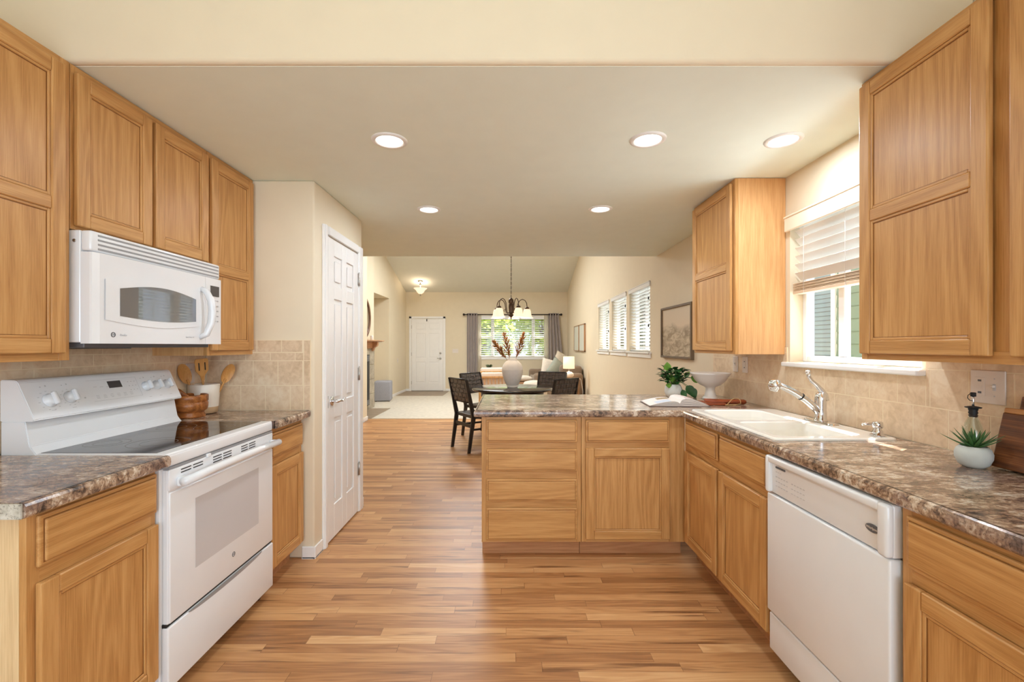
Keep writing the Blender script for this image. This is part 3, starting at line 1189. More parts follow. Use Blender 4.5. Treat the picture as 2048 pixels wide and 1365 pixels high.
struct('wall_tile_left', tiles('x', XL, 1, 0.9, 2.80, 0.9145, 1.345, phase=0.05), ['tile', 'grout'])
b = tiles('y', 2.81, -1, -1.86, -1.262, 0.9145, 1.268, phase=0.06)
# border column and top row
for za, zb in ((0.916, 1.066), (1.068, 1.218), (1.220, 1.343)):
    b.box(-1.260, -1.222, 2.802, 2.81, za, zb, 0.001, mi=0)
x = -1.86
for wd in (0.16, 0.152, 0.152, 0.128):
    b.box(x, x + wd - 0.003, 2.802, 2.81, 1.271, 1.343, 0.001, mi=0); x += wd
b.box(-1.86, -1.220, 2.8021, 2.81, 0.9145, 1.345, mi=1)
struct('wall_tile_pantry', b, ['tile', 'grout'])
struct('wall_tile_right', tiles('x', XR, -1, 0.5, 3.735, 0.9145, 1.30, holes=[(1.83, 2.745, 1.188, 1.30)], phase=0.02), ['tile', 'grout'])

# ------------------------------------------------------------------ cabinets


def frameL(fx):
    return (lambda u, v, w: (fx + w, u, v)), 'y'


def frameR(fx):
    return (lambda u, v, w: (fx - w, u, v)), 'y'


def frameP(fy):
    return (lambda u, v, w: (u, fy - w, v)), 'x'


def fbox(b, P, u0, u1, v0, v1, w0, w1, bev=0.0, seg=1, mi=None):
    a = P(u0, v0, w0); c = P(u1, v1, w1)
    b.box(a[0], c[0], a[1], c[1], a[2], c[2], bev, seg, mi)


def cab_door(P, ax, parent, u0, u1, v0, v1, mid=None, st=0.05, label=None):
    b = B()
    th = 0.020
    g = 0.0006
    fbox(b, P, u0, u0 + st, v0, v1, 0.001, th, 0.004, 2, 0)
    fbox(b, P, u1 - st, u1, v0, v1, 0.001, th, 0.004, 2, 0)
    rails = [(v0, v0 + st), (v1 - st, v1)]
    if mid is not None:
        rails.append((mid - st * 0.45, mid + st * 0.45))
    for a, c in rails:
        fbox(b, P, u0 + st + g, u1 - st - g, a, c, 0.001, th - 0.0005, 0.003, 1, 1)
    openings = [(v0 + st, v1 - st)] if mid is None else [(v0 + st, mid - st * 0.45), (mid + st * 0.45, v1 - st)]
    for a, c in openings:
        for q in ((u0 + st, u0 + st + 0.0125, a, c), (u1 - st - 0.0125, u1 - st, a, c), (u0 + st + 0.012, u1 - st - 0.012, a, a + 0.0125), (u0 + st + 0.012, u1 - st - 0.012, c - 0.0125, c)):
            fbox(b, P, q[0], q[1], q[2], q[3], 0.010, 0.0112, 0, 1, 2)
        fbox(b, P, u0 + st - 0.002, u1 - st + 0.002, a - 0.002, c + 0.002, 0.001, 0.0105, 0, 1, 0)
        m = 0.010
        fbox(b, P, u0 + st, u0 + st + m, a, c, 0.010, 0.0155, 0.002, 1, 0)
        fbox(b, P, u1 - st - m, u1 - st, a, c, 0.010, 0.0155, 0.002, 1, 0)
        fbox(b, P, u0 + st + m, u1 - st - m, a, a + m, 0.010, 0.0155, 0.002, 1, 1)
        fbox(b, P, u0 + st + m, u1 - st - m, c - m, c, 0.010, 0.0155, 0.002, 1, 1)
    return b.build('door', ['oak_z', 'oak_' + ax, 'groove_shade'], parent, label=label)


def cab_drawer(P, ax, parent, u0, u1, v0, v1):
    b = B()
    fbox(b, P, u0, u1, v0, v1, 0.001, 0.0135, 0.005, 2, 0)
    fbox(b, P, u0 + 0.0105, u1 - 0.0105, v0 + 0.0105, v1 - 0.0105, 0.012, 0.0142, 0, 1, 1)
    fbox(b, P, u0 + 0.0125, u1 - 0.0125, v0 + 0.0125, v1 - 0.0125, 0.012, 0.0205, 0.005, 2, 0)
    return b.build('drawer', ['oak_' + ax, 'groove_shade'], parent)


def cabinet(name, label, P, ax, u0, u1, v0, v1, depth, doors=(), drawers=(), toe=True, side='oak_side', stiles=(0.03, 0.03), mids=(), group=None, low=None, near_side=None, trays=0.0):
    base = P((u0 + u1) / 2, 0 if toe else v0, -depth / 2)
    t = thing(name, label, 'cabinet', base, group)
    b = B()
    g = 0.0008
    zt = v1 if low is None else low
    fbox(b, P, u0 + g, u1 - g, v0 + (0.0 if not toe else 0.10), zt, -depth, -0.019, mi=0)
    if low is not None:
        fbox(b, P, u0 + g, u0 + 0.016, zt, v1, -depth, -0.019); fbox(b, P, u1 - 0.016, u1 - g, zt, v1, -depth, -0.019)
    b.build('carcass', side, t)
    b = B()
    vb = v0 + (0.10 if toe else 0.0)
    fbox(b, P, u0 + g, u0 + stiles[0], vb, v1, -0.019, 0, 0.001, 1, 0)
    fbox(b, P, u1 - stiles[1], u1 - g, vb, v1, -0.019, 0, 0.001, 1, 0)
    hs = [(vb, vb + 0.035), (v1 - 0.03, v1)] + list(mids)
    for a, c in hs:
        fbox(b, P, u0 + stiles[0], u1 - stiles[1], a, c, -0.019, -0.0003, 0.0005, 1, 1)
    fbox(b, P, u0 + 0.02, u1 - 0.02, vb + 0.02, v1 - 0.02, -0.018, -0.006, 0, 1, 0)
    b.build('face_frame', ['oak_z', 'oak_' + ax], t)
    for d in doors:
        cab_door(P, ax, t, *d)
    for d in drawers:
        cab_drawer(P, ax, t, *d)
    if toe:
        b = B()
        fbox(b, P, u0 + g, u1 - g, v0, 0.1, -depth, -0.07)
        b.build('toe_kick', 'oak_toe', t)
    return t


FL = -1.272
P, ax = frameL(FL)
dz = 0.872
cabinet('base_cabinet', 'oak base cabinet with one drawer and door, left of the range nearest the camera', P, ax, 1.2, 1.64, 0, dz, 0.59,
        doors=[(1.222, 1.632, 0.12, 0.672)], drawers=[(1.222, 1.632, 0.713, 0.853)], mids=[(0.67, 0.715)], side='maple', stiles=(0.035, 0.02))
cabinet('base_cabinet', 'narrow oak base cabinet between the range and the pantry wall', P, ax, 2.40, 2.792, 0, dz, 0.59,
        doors=[(2.412, 2.782, 0.12, 0.665)], drawers=[(2.412, 2.782, 0.708, 0.842)], mids=[(0.665, 0.708)])

FUL = -1.5765
P, ax = frameL(FUL)
UB = 1.258
cabinet('wall_cabinet', 'tall oak wall cabinet left of the microwave, cut by the photo edge', P, ax, 0.9, 1.636, UB, H - 0.003, 0.285,
        doors=[(1.225, 1.604, 1.284, 2.298, 1.80), (0.93, 1.215, 1.284, 2.298, 1.80)], toe=False, stiles=(0.03, 0.04))
cabinet('wall_cabinet', 'short two-door oak wall cabinet above the microwave', P, ax, 1.638, 2.377, 1.732, H - 0.003, 0.285,
        doors=[(1.648, 1.994, 1.745, 2.298), (2.014, 2.366, 1.745, 2.298)], toe=False, stiles=(0.02, 0.02))
cabinet('wall_cabinet', 'oak wall cabinet right of the microwave, against the pantry wall', P, ax, 2.379, 2.806, UB, H - 0.003, 0.285,
        doors=[(2.395, 2.782, 1.284, 2.298, 1.72)], toe=False)

P, ax = frameR(1.373)
cabinet('wall_cabinet', 'oak wall cabinet left of the sink window, pale side panel showing', P, ax, 2.766, 3.378, UB, H - 0.003, 0.305,
        doors=[(2.795, 3.368, 1.278, 2.305, 1.80)], toe=False)
cabinet('wall_cabinet', 'large oak wall cabinet right of the sink window, cut by the photo edge', P, ax, 0.62, 1.776, UB, H - 0.003, 0.305,
        doors=[(1.29, 1.764, 1.280, 2.305, 1.80), (0.75, 1.235, 1.280, 2.305, 1.80)], toe=False)
P, ax = frameR(1.085)
cabinet('sink_base_cabinet', 'two-door oak cabinet under the white sink', P, ax, 1.878, 2.808, 0, dz, 0.59,
        doors=[(1.892, 2.325, 0.12, 0.672), (2.352, 2.772, 0.12, 0.672)], drawers=[(1.892, 2.325, 0.713, 0.853), (2.352, 2.772, 0.713, 0.853)],
        mids=[(0.67, 0.715)], low=0.69, stiles=(0.02, 0.02))
cabinet('base_cabinet', 'oak base cabinet right of the dishwasher, cut by the photo edge', P, ax, 0.6, 1.258, 0, dz, 0.59,
        doors=[(0.64, 1.232, 0.12, 0.672)], drawers=[(0.64, 1.232, 0.713, 0.853)], mids=[(0.67, 0.715)])
P, ax = frameP(2.81)
cabinet('base_cabinet', 'oak base cabinet with a stack of four drawers at the peninsula end', P, ax, -0.169, 0.4445, 0, dz, 0.6,
        drawers=[(-0.14, 0.419, 0.716, 0.854), (-0.14, 0.419, 0.536, 0.674), (-0.14, 0.419, 0.352, 0.490), (-0.14, 0.419, 0.115, 0.313)],
        mids=[(0.67, 0.72), (0.487, 0.54), (0.31, 0.355)])
cabinet('base_cabinet', 'oak base cabinet with one drawer over a door, in the peninsula corner', P, ax, 0.4455, 1.084, 0, dz, 0.6,
        doors=[(0.471, 0.985, 0.123, 0.68)], drawers=[(0.471, 0.985, 0.716, 0.854)], mids=[(0.675, 0.72)], stiles=(0.03, 0.1))

# ------------------------------------------------------------------ worktops
ZT = 0.914
prof = [(-0.004, ZT), (0.004, ZT), (0.010, ZT - 0.003), (0.0135, ZT - 0.010), (0.014, ZT - 0.022), (0.013, ZT - 0.034), (0.008, ZT - 0.040), (-0.004, ZT - 0.041)]


def slab(b, x0, x1, y0, y1):
    b.box(x0, x1, y0, y1, ZT - 0.040, ZT)


t = thing('worktop', 'brown stone-look worktop nearest the camera, left of the range', 'worktop', (-1.54, 1.4, ZT - 0.04))
b = B()
slab(b, XL + 0.009, -1.230, 1.148, 1.643)
b.sweep(prof, [(-1.230, 1.148), (-1.230, 1.636), (-1.236, 1.643)])
b.build('top', 'laminate', t)
b = B(); b.box(XL + 0.01, -1.222, 1.140, 1.148, ZT - 0.041, ZT - 0.001, 0.003, 2)
b.build('end_cap', 'laminate_pale', t, label='pale grey mottled end cap')
t = thing('worktop', 'brown stone-look worktop between the range and the pantry wall', 'worktop', (-1.54, 2.6, ZT - 0.04))
b = B()
slab(b, XL + 0.009, -1.230, 2.397, 2.80)
b.sweep(prof, [(-1.230, 2.397), (-1.230, 2.79), (-1.24, 2.80)])
b.build('top', 'laminate', t)
t = thing('worktop', 'long brown stone-look worktop over sink, dishwasher and peninsula', 'worktop', (1.3, 2.6, ZT - 0.04))
b = B()
hx0, hx1, hy0, hy1 = 1.14, 1.60, 1.92, 2.765
xe, xf = -0.201, 1.069
slab(b, xf, XR - 0.009, 0.5, hy0)
slab(b, xf, hx0, hy0, hy1)
slab(b, hx1, XR - 0.009, hy0, hy1)
slab(b, xf, XR - 0.009, hy1, 3.70)
slab(b, xe, xf, 2.794, 3.70)
b.sweep(prof, [(1.2, 3.70), (xe, 3.70), (xe, 2.794), (xf, 2.794), (xf, 0.5)][::-1][::-1])
b.build('top', 'laminate', t)

# ------------------------------------------------------------------ sink
t = thing('sink', 'white double-bowl drop-in sink in the worktop', 'sink', (1.37, 2.34, ZT))
b = B()
ZR = ZT + 0.010
ox0, ox1, oy0, oy1 = 1.108, 1.628, 1.895, 2.79
ix0, ix1 = 1.150, 1.500
ya0, ya1, yb0, yb1 = 1.945, 2.325, 2.365, 2.745
def rim(x0, x1, y0, y1): b.box(x0, x1, y0, y1, ZT + 0.0006, ZR, 0.004, 3)
# rounded rectangular rim made as ring strips
def rr(x0, x1, y0, y1, r, z, n=6):
    pts = []
    for cx, cy, a in ((x1 - r, y1 - r, 0), (x0 + r, y1 - r, PI / 2), (x0 + r, y0 + r, PI), (x1 - r, y0 + r, 1.5 * PI)):
        for k in range(n + 1):
            q = a + PI / 2 * k / n
            pts.append(Vector((cx + r * math.cos(q), cy + r * math.sin(q), z)))
    return pts
def ringfaces(A, Bp, smooth=True):
    n = len(A)
    va = [b.bm.verts.new(p) for p in A]; vb = [b.bm.verts.new(p) for p in Bp]
    for i in range(n):
        f = b.bm.faces.new((va[i], va[(i + 1) % n], vb[(i + 1) % n], vb[i])); f.smooth = smooth
def bowlshape(x0, x1, y0, y1, zt, depth):
    lv = [(0, zt), (0.006, zt - 0.006), (0.012, zt - 0.04), (0.022, zt - depth + 0.03), (0.05, zt - depth + 0.004), (0.12, zt - depth)]
    loops = []
    for ins, z in lv:
        loops.append(rr(x0 + ins, x1 - ins, y0 + ins, y1 - ins, max(0.02, 0.06 - ins * 0.3), z))
    for a, c in zip(loops[:-1], loops[1:]):
        ringfaces(c, a)
    f = b.bm.faces.new([b.bm.verts.new(p) for p in loops[-1]]); f.smooth = True
# outer lip
o1 = rr(ox0, ox1, oy0, oy1, 0.03, ZT + 0.0008); o2 = rr(ox0 + 0.003, ox1 - 0.003, oy0 + 0.003, oy1 - 0.003, 0.028, ZR - 0.002); o3 = rr(ox0 + 0.009, ox1 - 0.009, oy0 + 0.009, oy1 - 0.009, 0.024, ZR)
ringfaces(o1, o2); ringfaces(o2, o3)
# flat deck pieces (between outer ring o3 and the bowls): build with a filled face with holes
t2 = bmesh.new()
def loopedges(pts):
    vs = [t2.verts.new(p) for p in pts]
    return [t2.edges.new((vs[i], vs[(i + 1) % len(vs)])) for i in range(len(vs))]
eds = loopedges(o3) + loopedges(rr(ix0, ix1, ya0, ya1, 0.06, ZR)) + loopedges(rr(ix0, ix1, yb0, yb1, 0.06, ZR))
bmesh.ops.triangle_fill(t2, edges=eds, use_beauty=True)
for f in t2.faces:
    if f.normal.z < 0: f.normal_flip()
b._merge(t2, False)
bowlshape(ix0, ix1, ya0, ya1, ZR, 0.19)
bowlshape(ix0, ix1, yb0, yb1, ZR, 0.19)
b.build('basin', 'porcelain', t)
for yy in ((ya0 + ya1) / 2, (yb0 + yb1) / 2):
    b = B(); b.lathe([(0, 0.001), (0.03, 0.002), (0.042, 0.004), (0.045, 0.001)], (1.33, yy, ZR - 0.19), 24)
    b.build('drain', 'chrome', t)

t = thing('faucet', 'chrome pull-out kitchen faucet behind the white sink', 'faucet', (1.572, 2.30, ZR))
b = B()
pts = rr(1.545, 1.60, 2.19, 2.41, 0.027, ZR + 0.0005)
pts2_ = [Vector((p.x, p.y, ZR + 0.007)) for p in rr(1.548, 1.597, 2.193, 2.407, 0.024, 0)]
ringfaces(pts, pts2_)
b.bm.faces.new([b.bm.verts.new(p) for p in pts2_])
b.build('base_plate', 'chrome', t)
b = B()
b.lathe([(0, 0), (0.030, 0), (0.030, 0.006), (0.026, 0.012), (0.0245, 0.06), (0.026, 0.10), (0.026, 0.12), (0.022, 0.135), (0.012, 0.145), (0, 0.147)], (1.572, 2.30, ZR + 0.006), 28)
b.build('body', 'chrome', t)
b = B()
b.tube([(1.560, 2.30, ZR + 0.055), (1.53, 2.30, ZR + 0.085), (1.495, 2.30, ZR + 0.115), (1.44, 2.298, ZR + 0.150), (1.40, 2.296, ZR + 0.170), (1.365, 2.295, ZR + 0.185), (1.345, 2.294, ZR + 0.190)],
       [0.019, 0.0175, 0.0165, 0.017, 0.0165, 0.015, 0.013], 14)
b.build('spout', 'chrome', t)
b = B()
b.tube([(1.476, 2.2995, ZR + 0.1275), (1.470, 2.2993, ZR + 0.1315)], 0.0185, 16)
b.build('collar', 'dark', t)
b = B()
R = Matrix.Rotation(math.radians(12), 4, 'Y')
b.lathe([(0, 0.030), (0.018, 0.029), (0.026, 0.018), (0.028, 0.004), (0.027, -0.012), (0.024, -0.014), (0.022, -0.022), (0.014, -0.030), (0, -0.031)], (1.336, 2.294, ZR + 0.186), 24, R=R)
b.build('spray_head', 'chrome', t)
b = B()
b.tube([(1.590, 2.30, ZR + 0.110), (1.588, 2.30, ZR + 0.135), (1.572, 2.30, ZR + 0.165), (1.548, 2.30, ZR + 0.19), (1.525, 2.30, ZR + 0.21), (1.512, 2.30, ZR + 0.232), (1.508, 2.30, ZR + 0.248)],
       [0.022, 0.019, 0.013, 0.010, 0.009, 0.0085, 0.009], 12)
b.lathe([(0, -0.012), (0.009, -0.008), (0.013, 0), (0.009, 0.009), (0, 0.012)], (1.507, 2.30, ZR + 0.253), 16)
b.build('handle', 'chrome', t)

t = thing('soap_dispenser', 'small chrome soap dispenser at the near corner of the sink', 'soap dispenser', (1.58, 1.955, ZR))
b = B(); b.lathe([(0, 0), (0.027, 0), (0.027, 0.004), (0.019, 0.008), (0.019, 0.018), (0.014, 0.03), (0.014, 0.035), (0, 0.035)], (1.58, 1.955, ZR + 0.0005), 24); b.build('collar', 'chrome', t)
b = B(); b.cyl((1.58, 1.955, ZR + 0.034), 0.019, 0.026, 'z', 24); b.tube([(1.568, 1.955, ZR + 0.05), (1.54, 1.955, ZR + 0.051), (1.515, 1.955, ZR + 0.049)], [0.007, 0.006, 0.005], 10)
b.build('pump_head', 'chrome', t)

# ------------------------------------------------------------------ range
RX = -1.235          # door front plane
RY0, RY1 = 1.647, 2.392
t = thing('range', 'white freestanding electric range with black glass cooktop', 'range', (-1.55, 2.02, 0))
b = B()
b.box(XL + 0.03, -1.262, RY0, RY1, 0.05, 0.893, 0.003)
b.build('body', 'white', t)
b = B()
b.box(XL + 0.10, RX - 0.004, RY0 + 0.003, RY1 - 0.003, 0.893, 0.9165, 0.008, 3)
b.box(-1.275, RX - 0.002, RY0 + 0.003, RY1 - 0.003, 0.866, 0.912, 0.010, 3)
b.build('cooktop', 'white', t)
b = B()
b.box(XL + 0.15, RX - 0.055, RY0 + 0.022, RY1 - 0.022, 0.9135, 0.9175, 0.001)
g = b.build('glass_top', 'glass_ceram', t)
for (cx, cy, r) in ((-1.42, 1.85, 0.105), (-1.42, 2.20, 0.085), (-1.62, 1.84, 0.075), (-1.62, 2.19, 0.10)):
    b = B()
    for q in (r, r * 0.6):
        b.lathe([(q - 0.0012, 0.9176), (q + 0.0012, 0.9176)], (cx, cy, 0.0001), 48)
    b.build('burner_ring', 'ringmark', t)
# oven door
b = B()
b.box(-1.262, RX - 0.006, RY0 + 0.012, RY1 - 0.006, 0.292, 0.856, 0.004, 2)
b.box(RX - 0.010, RX, RY0 + 0.014, RY1 - 0.008, 0.294, 0.772, 0.005, 3)
b.box(RX - 0.010, RX - 0.001, RY0 + 0.012, RY1 - 0.006, 0.778, 0.856, 0.006, 3)
do = b.build('oven_door', 'white', t)
M['ovenglass'] = plain('oven_window', rgb(204, 203, 206), 0.12, coat=0.5)
b = B()
b.box(RX - 0.001, RX + 0.0008, 1.795, 2.248, 0.435, 0.710, 0.0)
b.build('window', 'ovenglass', do)
for k, (ya, yb) in enumerate(((1.718, 1.772), (1.785, 1.840), (1.905, 1.96), (1.973, 2.03), (2.105, 2.155), (2.168, 2.22))):
    for m in range(3 if k > 1 else 2):
        b = B(); b.box(RX - 0.002, RX + 0.0006, ya, yb, 0.842 - m * 0.011, 0.8455 - m * 0.011); b.build('vent_slot', 'dark', do)
b = B()
b.box(RX - 0.001, RX + 0.03, RY0 + 0.045, RY0 + 0.085, 0.785, 0.822, 0.008, 3)
b.box(RX - 0.001, RX + 0.03, RY1 - 0.045, RY1 - 0.012, 0.785, 0.822, 0.008, 3)
b.tube([(RX + 0.03, RY0 + 0.04, 0.806), (RX + 0.034, RY0 + 0.2, 0.810), (RX + 0.036, 2.02, 0.812), (RX + 0.034, RY1 - 0.2, 0.810), (RX + 0.03, RY1 - 0.004, 0.806)], 0.0165, 14)
b.build('handle', 'white', do)
b = B(); b.box(RX - 0.006, RX + 0.006, 1.862, 1.885, 0.852, 0.868, 0.004, 2); b.build('latch', 'white', do)
b = B(); b.box(-1.262, RX - 0.002, RY0 + 0.014, RY1 - 0.01, 0.857, 0.866); b.build('vent_gap', 'grille', t)
b = B()
b.lathe([(0.0085, 0), (0.0110, 0), (0.0110, 0.001), (0.0085, 0.001), (0.0085, 0)], (RX, 2.045, 0.375), 24, 'x')
b.build('emblem_ring', 'markd', do)
text('emblem_letters', 'GE', 0.012, (RX + 0.0006, 2.045, 0.375), (PI / 2, 0, PI / 2), 'markd', do)
b = B()
b.box(-1.262, RX, RY0 + 0.006, RY1 - 0.004, 0.055, 0.282, 0.006, 3)
b.build('storage_drawer', 'white', t)
b = B(); b.box(-1.262, RX - 0.010, RY0 + 0.01, RY1 - 0.006, 0.281, 0.293); b.build('drawer_gap', 'dark', t)
lens = [(2.02 + 0.26 * math.cos(a_), 0.2815 - 0.016 * math.sin(a_)) for a_ in [PI * k / 20 for k in range(21)]]
b = B(); b.prism([(y_, z_) for y_, z_ in lens], RX - 0.004, RX + 0.0006, 'x'); b.build('drawer_pull_recess', 'grille', t)
for yy in (RY0 + 0.04, RY1 - 0.04):
    for xx in (-1.30, -1.78):
        b = B(); b.cyl((xx, yy, 0.0), 0.016, 0.05, 'z', 12, 0.010); b.build('foot', 'dark', t)
# backguard: leaning console
def guard(u):
    return u
b = B()
# lower riser
pr = [(XL + 0.03, 0.90), (XL + 0.17, 0.905), (XL + 0.155, 0.918), (XL + 0.135, 0.945), (XL + 0.118, 1.035), (XL + 0.03, 1.035)]
b.prism(pr, RY0 + 0.003, RY1 - 0.003, 'y') if False else None
b.prism([(p[0], p[1]) for p in pr], RY0 + 0.003, RY1 - 0.003, 'y', bev=0.003)
b.build('backguard_riser', 'white', t)
b = B()
pc = [(XL + 0.03, 1.034), (XL + 0.150, 1.034), (XL + 0.156, 1.040), (XL + 0.094, 1.176), (XL + 0.085, 1.184), (XL + 0.03, 1.186)]
b.prism(pc, RY0, RY1, 'y', bev=0.003)
con = b.build('control_panel', 'white', t)
import math as _m
tv = Vector((XL + 0.094 - (XL + 0.156), 0, 1.176 - 1.040)).normalized()   # up the panel
nv = Vector((tv.z, 0, -tv.x))
org = Vector((XL + 0.156, 0, 1.040))
def onp(y, s_, d=0.0):
    return org + tv * s_ + nv * d + Vector((0, y, 0))
PR = Matrix(((0, tv.x, nv.x), (1, 0, 0), (0, tv.z, nv.z))).to_4x4()   # local x->world y, local y->up panel, local z->normal
for (yy, ss, rr_) in ((1.730, 0.068, 0.027), (1.812, 0.072, 0.025), (2.196, 0.082, 0.024), (2.262, 0.082, 0.024), (2.328, 0.082, 0.024)):
    b = B()
    q = onp(yy, ss)
    Mx = Matrix.Translation(q) @ PR
    tb = B()
    tb.lathe([(0, 0), (rr_, 0), (rr_, 0.003), (rr_ * 0.86, 0.008), (rr_ * 0.80, 0.020), (0, 0.021)], (0, 0, 0), 28)
    tb.box(-rr_ * 0.26, rr_ * 0.26, -rr_ * 0.92, rr_ * 0.92, 0.018, 0.034, 0.004, 2)
    bmesh.ops.transform(tb.bm, matrix=Mx, verts=tb.bm.verts)
    tb.build('knob', 'white', con)
tb = B()
tb.box(-0.0335, 0.0335, -0.016, 0.016, 0.0004, 0.0014)
bmesh.ops.transform(tb.bm, matrix=Matrix.Translation(onp(2.033, 0.108)) @ PR, verts=tb.bm.verts)
tb.build('display', 'display', con)
tb = B()
def mk(y, s_, w_, h_):
    t_ = B(); t_.box(-w_ / 2, w_ / 2, -h_ / 2, h_ / 2, 0.0003, 0.0008)
    bmesh.ops.transform(t_.bm, matrix=Matrix.Translation(onp(y, s_)) @ PR, verts=t_.bm.verts)
    tb._merge(t_.bm.copy()); t_.bm.free()
rnd = random.Random(3)
for r0 in range(6):
    yy = 1.93 + r0 * 0.034
    for k in range(3):
        mk(yy, 0.052 + k * 0.006, 0.012 + 0.006 * rnd.random(), 0.0015)
for k in range(3):
    mk(1.935 + k * 0.03, 0.104 - 0.002 * k, 0.016, 0.0015)
for a in range(3):
    for c in range(3):
        mk(2.105 + a * 0.018, 0.074 + c * 0.02, 0.006, 0.003)
mk(2.03, 0.134, 0.25, 0.0008); mk(2.03, 0.040, 0.25, 0.0008); mk(2.155, 0.087, 0.0008, 0.094)
for y_ in (1.73, 1.812, 2.196, 2.262, 2.328):
    mk(y_, 0.028, 0.016, 0.0016)
    mk(y_ - 0.014, 0.125, 0.004, 0.004); mk(y_ + 0.006, 0.128, 0.005, 0.006)
for k in range(10):
    a = 0.5 + k * 0.55
    mk(1.73 + 0.040 * math.cos(a), 0.068 + 0.038 * math.sin(a), 0.007, 0.0018)
    mk(1.812 + 0.036 * math.cos(a), 0.072 + 0.034 * math.sin(a), 0.006, 0.0018)
mk(1.872, 0.062, 0.006, 0.006)
tb.build('printed_marks', 'mark', con)

# ------------------------------------------------------------------ over-the-range microwave
MX = -1.500
MY0, MY1, MZ0, MZ1 = 1.642, 2.374, 1.318, 1.728
t = thing('microwave', 'white over-the-range microwave between the oak wall cabinets', 'microwave', (-1.68, 2.0, MZ0))
b = B()
b.box(XL + 0.003, MX - 0.045, MY0, MY1, MZ0 + 0.004, MZ1, 0.003)
b.build('body', 'white', t)
b = B(); b.box(XL + 0.02, MX - 0.05, MY0 + 0.02, MY1 - 0.02, MZ0 - 0.016, MZ0 + 0.004, 0.003); b.box(XL + 0.10, XL + 0.22, MY0 + 0.1, MY0 + 0.35, MZ0 - 0.02, MZ0 - 0.015); b.build('underside', 'markd', t)
b = B()
b.box(MX - 0.044, MX - 0.006, MY0, MY1, MZ1 - 0.074, MZ1, 0.008, 3)
gr = b.build('vent_grille', 'white', t)
b = B()
for k in range(4):
    z = MZ1 - 0.014 - k * 0.0165
    b.box(MX - 0.008, MX - 0.0052, MY0 + 0.028, MY1 - 0.01, z - 0.0042, z + 0.0036, 0.001)
b.build('grille_slots', 'grille', gr)
# door with bulge
DY1 = 2.242
b = B()
def mwfront(y):
    s_ = (y - MY0) / (MY1 - MY0)
    return MX + 0.010 * math.sin(PI * s_) ** 0.6 if 0 < s_ < 1 else MX
n = 28
ys = [MY0 + (MY1 - MY0) * k / n for k in range(n + 1)]
dy = [y for y in ys if y <= DY1] + [DY1]
pts = [(y, mwfront(y)) for y in dy]
b.prism([(MX - 0.044, MY0 + 0.001), (MX - 0.012, MY0 + 0.001)] + [(x_ if k else x_ - 0.004, y_ + (0.003 if k == 0 else 0)) for k, (y_, x_) in enumerate(pts)] + [(MX - 0.044, DY1)], MZ0, MZ1 - 0.078, 'z')
dr = b.build('door', 'white', t)
b = B()
dy = [DY1 + 0.002] + [y for y in ys if y > DY1 + 0.01]
pts = [(y, mwfront(y)) for y in dy]
b.prism([(MX - 0.044, DY1 + 0.002)] + [(x_, y_) for y_, x_ in pts] + [(MX - 0.044, MY1)], MZ0, MZ1 - 0.078, 'z')
cp = b.build('control_panel', 'white', t)
# raised arched window bezel + grey glass
def arch(y0, y1, zb, zt, rise, sag, n=20):
    up = []; lo = []
    for k in range(n + 1):
        u = k / n
        y = y0 + (y1 - y0) * u
        up.append((y, zt - rise * (1 - math.sin(PI * u)) ))
        lo.append((y, zb + sag * (1 - math.sin(PI * u))))
    return up, lo
def archplate(b, y0, y1, zb, zt, rise, sag, off, n=20):
    up, lo = arch(y0, y1, zb, zt, rise, sag, n)
    for k in range(n):
        b.poly([(mwfront(lo[k][0]) + off, lo[k][0], lo[k][1]), (mwfront(lo[k + 1][0]) + off, lo[k + 1][0], lo[k + 1][1]), (mwfront(up[k + 1][0]) + off, up[k + 1][0], up[k + 1][1]), (mwfront(up[k][0]) + off, up[k][0], up[k][1])])
    for seq in (up, lo):
        for k in range(n):
            y0_, z0_ = seq[k]; y1_, z1_ = seq[k + 1]
            b.poly([(mwfront(y0_) + off, y0_, z0_), (mwfront(y1_) + off, y1_, z1_), (mwfront(y1_) - 0.002, y1_, z1_), (mwfront(y0_) - 0.002, y0_, z0_)])
b = B()
archplate(b, MY0 + 0.045, DY1 - 0.03, 1.385, 1.580, 0.022, 0.022, 0.0035)
b.build('window_bezel', M['white'], dr, recalc=True)
M['mwglass'] = plain('microwave_window', rgb(132, 134, 140), 0.03, metal=0.55, spec=1.0, coat=1.0)
b = B()
archplate(b, MY0 + 0.105, DY1 - 0.075, 1.412, 1.556, 0.026, 0.012, 0.0045)
b.build('window', 'mwglass', dr, recalc=True)
b = B()
xh = MX + 0.010
b.tube([(mwfront(2.2) - 0.002, 2.215, 1.585), (xh + 0.022, 2.212, 1.575), (xh + 0.038, 2.222, 1.53), (xh + 0.042, 2.226, 1.48), (xh + 0.038, 2.222, 1.42), (xh + 0.022, 2.212, 1.365), (mwfront(2.2) - 0.002, 2.205, 1.352)], [0.010, 0.012, 0.013, 0.014, 0.013, 0.012, 0.010], 12, flat=1.3)
b.build('handle', 'white', dr)
b = B(); b.box(mwfront(2.3) - 0.0, mwfront(2.3) + 0.0015, 2.282, 2.350, 1.560, 1.612); b.build('display', 'display', cp)
b = B()
for r0 in range(5):
    for c0 in range(3):
        b.box(mwfront(2.3) - 0.001, mwfront(2.3) + 0.001, 2.29 + c0 * 0.022, 2.302 + c0 * 0.022, 1.535 - r0 * 0.026, 1.541 - r0 * 0.026)
b.build('keypad_marks', 'mark', cp)
b = B(); b.lathe([(0.007, 0), (0.0098, 0), (0.0098, 0.001), (0.007, 0.001), (0.007, 0)], (mwfront(1.72) + 0.0002, 1.722, 1.352), 24, 'x'); b.build('emblem_ring', 'markd', dr)
text('emblem_letters', 'GE', 0.010, (mwfront(1.722) + 0.0015, 1.722, 1.352), (PI / 2, 0, PI / 2), 'markd', dr)
